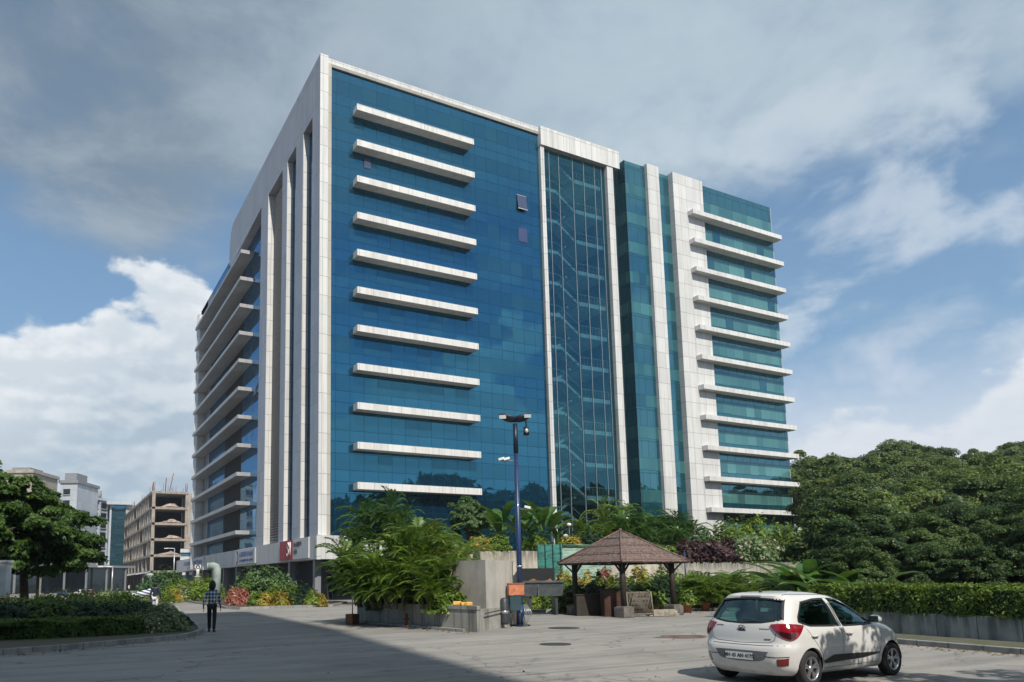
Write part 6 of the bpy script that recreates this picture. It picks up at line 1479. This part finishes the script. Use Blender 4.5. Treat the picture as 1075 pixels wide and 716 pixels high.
for fr in (sideR, sideL):
    ribbon([(.90, .93), (.80, 1.40)], fr, .028, .002, 'door_pillar', BLK)
    ribbon([(.88, .93), (.89, .60), (.90, .27)], fr, .009, .001, 'door_seam', DARKIN); ribbon([(-.13, 1.0), (-.02, .86), (.16, .66), (.30, .50), (.36, .30)], fr, .009, .001, 'door_seam', DARKIN)
    ribbon([(2.05, .93), (2.08, .70), (2.03, .45), (2.0, .28)], fr, .009, .001, 'door_seam', DARKIN); ribbon([(.36, .275), (2.0, .275)], fr, .008, .001, 'door_seam', DARKIN)
    patch([(.38, .345), (.9, .36), (1.5, .375), (2.0, .42)], [(.34, .39), (.62, .475), (1.3, .465), (2.0, .445)], fr, .008, smooth_curve=False, nx=24, nz=3).build('side_moulding', BLK, car)
    for x, z in ((.02, .80), (.98+.02, .80)):
        s = -1 if fr is sideR else 1
        a = proj(*fr(x, z), .004); b = proj(*fr(x+.17, z+.004), .004); n_ = Vector((0, s, 0)); mb = MB(); mb.tube([a, a+n_*.028+Vector((.02, 0, 0)), b+n_*.028-Vector((.02, 0, 0)), b], [.014, .015, .015, .014], 8); h_ = mb.build('door_handle', PAINT, car)
        mb = MB(); pc = proj(*fr(x+.085, z-.004), .002); mb.obox(pc, .12, .004, .035); mb.build('recess', DARKIN, h_)
    s = -1 if fr is sideR else 1
    a = proj(*fr(1.86, .965), .0); mb = MB(); c = a+Vector((-.01, s*.13, .045)); mb.ball(c, (.075, .105, .072), 16, 10); mi = mb.build('wing_mirror', PAINT, car)
    mb = MB(); mb.obox(a+Vector((0, s*.03, .01)), .06, .10, .035); mb.build('mirror_arm', BLK, mi); mb = MB(); mb.obox(c+Vector((-.066, 0, 0)), .016, .16, .10); mb.build('mirror_glass', CHR, mi)
    # roof drip line
    mb = MB(); pts = []
    for i in range(17):
        x = -.18+1.42*i/16; h = bvh.ray_cast(Vector((x, s*(.53-.05*((x-.5)/.8)**2), 2)), Vector((0, 0, -1)))
        if h[0]: pts.append(h[0]+Vector((0, 0, .001)))
    if len(pts) > 3: mb.tube(pts, .007, 6); mb.build('roof_strip', BLK, car)
# tail lamps wrap round the corner: throw them on diagonally
for s in (-1, 1):
    dv = Vector((.78, -s*.62, 0)).normalized(); uv = Vector((dv.y, -dv.x, 0))*(-s)   # uv: from tail centre towards the side
    uv = Vector((.62, s*.78, 0)).normalized()
    cc = Vector((-.46, s*.70, 0))
    fr = lambda a, z, dv=dv, uv=uv, cc=cc: (tuple(cc+uv*a-dv*1.2+Vector((0, 0, z))), tuple(dv))
    tl = patch([(-.20, .955), (-.10, .83), (.05, .755), (.17, .80), (.27, .945)], [(-.20, .985), (-.10, 1.0), (.05, 1.0), (.17, .99), (.285, .965)], fr, .019, nx=44, nz=14).build('tail_light', RL, car)
    patch([(-.10, .855), (-.03, .80), (.05, .775), (.12, .79)], [(-.13, .90), (-.03, .875), (.05, .86), (.14, .86)], fr, .023, nx=24, nz=6).build('lens_dark', RL2, tl)
    0 and patch([(-.02, .905), (.03, .90), (.06, .895)], [(-.02, .965), (.03, .965), (.055, .96)], fr, .017, nx=6, nz=3).build('lens_clear', mat('lamp_pink', (.45, .12, .14), .15, coat=1.), tl)
    mb = patch([(s*.60, .34), (s*.665, .345), (s*.735, .36)], [(s*.615, .455), (s*.68, .46), (s*.755, .475)], rear, .006, nx=6, nz=4); mb.build('bumper_reflector', RF2, car)
    ribbon([(s*.42, .485), (s*.60, .478), (s*.76, .492)], rear, .014, .003, 'bumper_crease', DARKIN)
    ribbon([(s*.60, 1.02), (s*.60, .86), (s*.575, .745), (s*.48, .70), (0, .684)], rear, .008, .001, 'tailgate_seam', DARKIN)
ribbon([(-.79, .668), (-.4, .655), (0, .652), (.4, .655), (.79, .668)], rear, .010, .001, 'bumper_seam', DARKIN)
ribbon([(-.19, 1.432), (.19, 1.432)], rear, .03, .004, 'brake_light', RL2)
# number plate recess, plate and its characters, badges
patch([(.47, .535), (.38, .42), (0, .39), (-.38, .42), (-.47, .535)][::-1], [(-.50, .56), (-.25, .565), (0, .565), (.25, .565), (.50, .56)], rear, .003, nx=20, nz=5).build('plate_recess', mat('recess_grey', (.12, .13, .14), .6), car)
pc = proj((-1.6, .02, .475), (1, 0, 0), .012); GLY = {}
pt_ = MB(); pt_.obox(pc+Vector((-.006, 0, 0)), .008, .50, .115, ry=R(0)); pl_ = pt_.build('number_plate', mat('plate_white', (.62, .63, .62), .4, var=.05), car)
def text_mesh(body, size, m, name, parent, loc, rot, ext=.0015, bold=.0):
    cu = bpy.data.curves.new(name, 'FONT'); cu.body = body; cu.size = size; cu.align_x = 'CENTER'; cu.align_y = 'CENTER'; cu.extrude = ext; cu.offset = bold
    o = bpy.data.objects.new('t', cu); COL.objects.link(o); dg = bpy.context.evaluated_depsgraph_get(); me = bpy.data.meshes.new_from_object(o.evaluated_get(dg)); bpy.data.objects.remove(o)
    me.name = name; me.materials.clear(); me.materials.append(m); k = link(name, me, parent); k.location = loc; k.rotation_euler = rot; return k
RREAR = (R(90), 0, R(-90))
text_mesh('MH 43 AN 4175', .082, BLK, 'plate_characters', pl_, pc+Vector((-.0115, 0, 0)), RREAR, bold=.0015)
ec = proj((-1.6, .0, .925), (1, 0, 0), .008); mb = MB(); n = 28
for k in range(n): pass
mb.tube([ec+Vector((-.004, .062*math.cos(2*math.pi*k/n), .034*math.sin(2*math.pi*k/n))) for k in range(n+1)], .0055, 6)
mb.tube([ec+Vector((-.004, .036, .024)), ec+Vector((-.004, .022, -.026))], .006, 6); mb.tube([ec+Vector((-.004, -.022, .026)), ec+Vector((-.004, -.036, -.024))], .006, 6); mb.tube([ec+Vector((-.004, .03, -.006)), ec+Vector((-.004, -.03, .006))], .006, 6); mb.build('emblem', mat('dark_chrome', (.12, .12, .12), .25, 1.), car)
patch([(-.07, .87), (0, .868), (.07, .87)], [(-.072, .895), (0, .897), (.072, .895)], rear, .003, nx=4, nz=2).build('emblem_base', DARKIN, car)
def badge(y, z, w, h, nm, k):
    rr = random.Random(k); mb = MB(); x = 0
    n = 6
    for i in range(n):
        c = proj((-1.6, y-w/2+w*(i+.5)/n, z), (1, 0, 0), .003); mb.obox(c, .004, w/n*.7, h*(1 if i % 2 else .8))
    mb.build(nm, CHR if k else mat('grey_badge', (.15, .15, .16), .4), car)
badge(-.40, .915, .17, .018, 'badge', 0); badge(-.46, .755, .11, .022, 'badge', 0); badge(.43, .95, .14, .02, 'badge', 0)

h = bvh.ray_cast(Vector((-.02, 0, 2)), Vector((0, 0, -1)))[0]; mb = MB(); mb.lathe([(0, 0), (.03, 0), (.02, .03), (0, .035)], c=tuple(h), n=10); mb.tube([h+Vector((0, 0, .02)), h+Vector((-.07, 0, .16))], .004, 5); mb.build('aerial', BLK, car)
mb = MB(); mb.tube([proj((-1.6, 0, 1.04), (1, 0, 0), .015), proj((-1.6, -.22, 1.055), (1, 0, 0), .018)], .008, 6); mb.build('rear_wiper', BLK, car)
for s in (-1, 1):
    patch([(s*.46, .72), (s*.62, .70), (s*.74, .74)], [(s*.44, .80), (s*.60, .84), (s*.74, .86)], front, .006, nx=8, nz=4).build('headlight', mat('headlamp_glass', (.6, .62, .62), .1, coat=1.), car)
mb = MB(); mb.box(-.3, 2.85, -.62, .62, .17, .20); mb.build('underbody', BLK, car)
for x in (0, CWB):
    for s in (-1, 1):
        mb = MB(); n = 20; vs_ = []
        for y in (s*.52, s*.79):
            for k in range(n+1): a = math.pi*k/n; vs_.append((x+.33*math.cos(a), y, .285+.33*math.sin(a)))
        mb.add(vs_, [(k, k+1, n+2+k, n+1+k) for k in range(n)]); mb.box(x-.33, x+.33, s*.50-.005, s*.50+.005, .17, .6); mb.build('wheel_arch_liner', BLK, car)
        # wheel
        y0 = s*.735; R0, Rr = .285, .185
        prof = [(Rr, -.075), (Rr+.03, -.082), (R0-.035, -.085), (R0-.008, -.07), (R0, -.04), (R0, .04), (R0-.008, .07), (R0-.035, .085), (Rr+.03, .082), (Rr, .075)]
        def ring(mb, prof, n=40):
            vs = [(x+r*math.cos(2*math.pi*k/n), y0+q, R0+r*math.sin(2*math.pi*k/n)) for r, q in prof for k in range(n)]
            mb.add(vs, [(i*n+k, i*n+(k+1) % n, (i+1)*n+(k+1) % n, (i+1)*n+k) for i in range(len(prof)-1) for k in range(n)], 0, True)
        mb = MB(); ring(mb, prof); wh = mb.build('wheel', RUB, car)
        mb = MB(); ring(mb, [(Rr+.004, s*.078), (Rr-.002, s*.080), (Rr-.014, s*.070), (Rr-.018, s*.02), (Rr-.018, -s*.07)])
        for q in range(5):
            for e in (-.17, .17):
                a = 2*math.pi*q/5+.3; d1 = Vector((math.cos(a+e*.35), 0, math.sin(a+e*.35))); d2 = Vector((math.cos(a+e), 0, math.sin(a+e))); tg_ = Vector((-math.sin(a), 0, math.cos(a)))
                c = Vector((x, y0, R0)); w1_, w2_ = .014, .020; yo = Vector((0, s*.058, 0)); yi = Vector((0, s*.066, 0))
                v = [c+d1*.045-tg_*w1_+yo, c+d1*.045+tg_*w1_+yo, c+d2*(Rr-.01)+tg_*w2_*.7+yi, c+d2*(Rr-.01)-tg_*w2_*.7+yi]; back = [p-Vector((0, s*.025, 0)) for p in v]
                mb.add(v+back, [(0, 1, 2, 3), (7, 6, 5, 4), (0, 4, 5, 1), (1, 5, 6, 2), (2, 6, 7, 3), (3, 7, 4, 0)])
        ring(mb, [(0.0, s*.070), (.03, s*.070), (.052, s*.062), (.055, s*.03)], 20); mb.build('rim', ALLOY, wh)
        mb = MB(); ring(mb, [(0, s*.005), (Rr-.02, s*.005)], 24); mb.build('brake_disc', DARKIN, wh)
# cabin
mb = MB(); mb.box(-.35, 2.3, -.66, .66, .40, .44); mb.box(1.75, 2.2, -.62, .62, .44, .95); mb.build('dashboard', DARKIN, car)
def seat(x, y, w, bench=False):
    mb = MB(); mb.obox((x+.22, y, .56), .50, w, .16, ry=-.08); mb.obox((x-.06, y, .86), .13, w, .60, ry=-.22); o = mb.build('seat', SEAT, car, bevel=.03)
    for yy in ((y-.33, y+.33) if bench else (y,)):
        mb = MB(); mb.obox((x-.15, yy, 1.235), .10, .26, .19, ry=-.15); mb.tube([(x-.13, yy-.06, 1.1), (x-.14, yy-.06, 1.2)], .008, 5); mb.tube([(x-.13, yy+.06, 1.1), (x-.14, yy+.06, 1.2)], .008, 5); mb.build('headrest', SEAT, o, bevel=.03)
seat(1.15, -.34, .46); seat(1.15, .34, .46); seat(.22, 0, 1.15, True)
mb = MB(); n = 20; c = Vector((1.55, -.34, .95)); mb.tube([c+Vector((.06*math.cos(2*math.pi*k/n), .17*math.sin(2*math.pi*k/n), .16*math.cos(2*math.pi*k/n))) for k in range(n+1)], .013, 6); mb.build('steering_wheel', BLK, car)
bmh.free()
# ================================================================ opened casements, fallen leaves, haze
def onYplane(px, py, Y):
    u = (px-W0/2-SX)/FPX; v = (H0/2-SY-py)/FPX; r = FW+u*RT+v*UP; s = Y/r.y; return (r.x*s, CAM_H+r.z*s)
M['pane_m'] = mat_glass('tilted_pane', (.34, .38, .52), (.03, .03, .06), (.1, .1, .16), 9, 0, 0, blind=0, fac=.5)
for (px0, py0, px1, py1, tilt, lb) in ((542.3, 204.5, 552.3, 222., .10, 'casement standing open'), (543.6, 238, 553.6, 255.5, 0., 'casement with a mauve pane'), (382, 166, 389, 178, .0, 'lighter pane')):
    (xa, za_), (xb, zb_) = onYplane(px0, py0, 65.1), onYplane(px1, py1, 65.1)
    mb = MB(); mb.obox(((xa+xb)/2, 65.06-(xb-xa)*tilt, (za_+zb_)/2), abs(xb-xa), .03, abs(za_-zb_), rx=-tilt*1.4); o = tp(mb, 'opened_window', M['pane_m'], label=lb)
    mb = MB(); w, h = abs(xb-xa), abs(za_-zb_); c = ((xa+xb)/2, 65.045-(xb-xa)*tilt, (za_+zb_)/2)
    if tilt: mb.obox((c[0], c[1]-h*tilt*.7, c[2]-h/2), w+.06, .06, .07); mb.obox((c[0], c[1]+h*tilt*.6, c[2]+h/2), w+.06, .05, .04); f = mb.build('frame', M['clad'], o)
for py, s in ((470, 1.), (345+12, .0)):
    if s:
        y_ = 89.6; z_ = 27.6
        mb = MB(); mb.add([(23.15, y_, z_), (23.15, y_+1.5, z_), (22.35, y_+1.5, z_-2.2), (22.35, y_, z_-2.2), (23.2, y_, z_), (23.2, y_+1.5, z_), (22.4, y_+1.5, z_-2.25), (22.4, y_, z_-2.25)], [(0,3,2,1),(4,5,6,7),(0,1,5,4),(1,2,6,5),(2,3,7,6),(3,0,4,7)]); tp(mb, 'opened_window', M['mull_dark'])
# leaf litter along kerbs and walls
def litter():
    rs = np.random.RandomState(9); P = []
    def along(a, b, n, w):
        a = np.array(a); b = np.array(b); t_ = rs.random(n)[:, None]; d = (b-a)/np.linalg.norm(b-a); nn = np.array([-d[1], d[0]])
        q = a+(b-a)*t_+nn*(np.abs(rs.normal(size=n))*w)[:, None]; P.append(np.c_[q, np.full(n, .012)])
    along(tuple(pA-dAD*.1), tuple(pB-dAD*.1), 260, .35); along(tuple(ke-kn*.05), tuple(ks-kn*.05), 420, .35); along(P3(0, 689), P3(205, 670), 160, -.3); along(at(560, 37.5), at(840, 34.9), 300, -.6); along((6, 6), (22, 14), 90, 3.)
    P_ = np.concatenate(P); N = np.tile([0, 0, 1.], (len(P_), 1))+rs.normal(size=(len(P_), 3))*.25
    V, F = cards(P_, N, .055, rs, 1.5); return np_mesh('fallen_leaves', V, F, mat_leaf('dry_leaf', (.12, .08, .03), (.30, .22, .08), trans=.1))
link('fallen_leaves', litter(), kind='stuff')
HAZE = 0.0003
if HAZE:
    m = bpy.data.materials.new('haze_air'); m.use_nodes = True; nt = m.node_tree; nt.nodes.clear(); t = NT(nt)
    v = t.node('ShaderNodeVolumePrincipled'); v.inputs['Color'].default_value = (.80, .88, 1., 1); v.inputs['Density'].default_value = HAZE; v.inputs['Anisotropy'].default_value = .3
    out = t.node('ShaderNodeOutputMaterial'); nt.links.new(v.outputs[0], out.inputs['Volume'])
    mb = MB(); mb.box(-260, 420, -120, 420, -4.2, 72); mb.build('haze', m, kind='stuff')
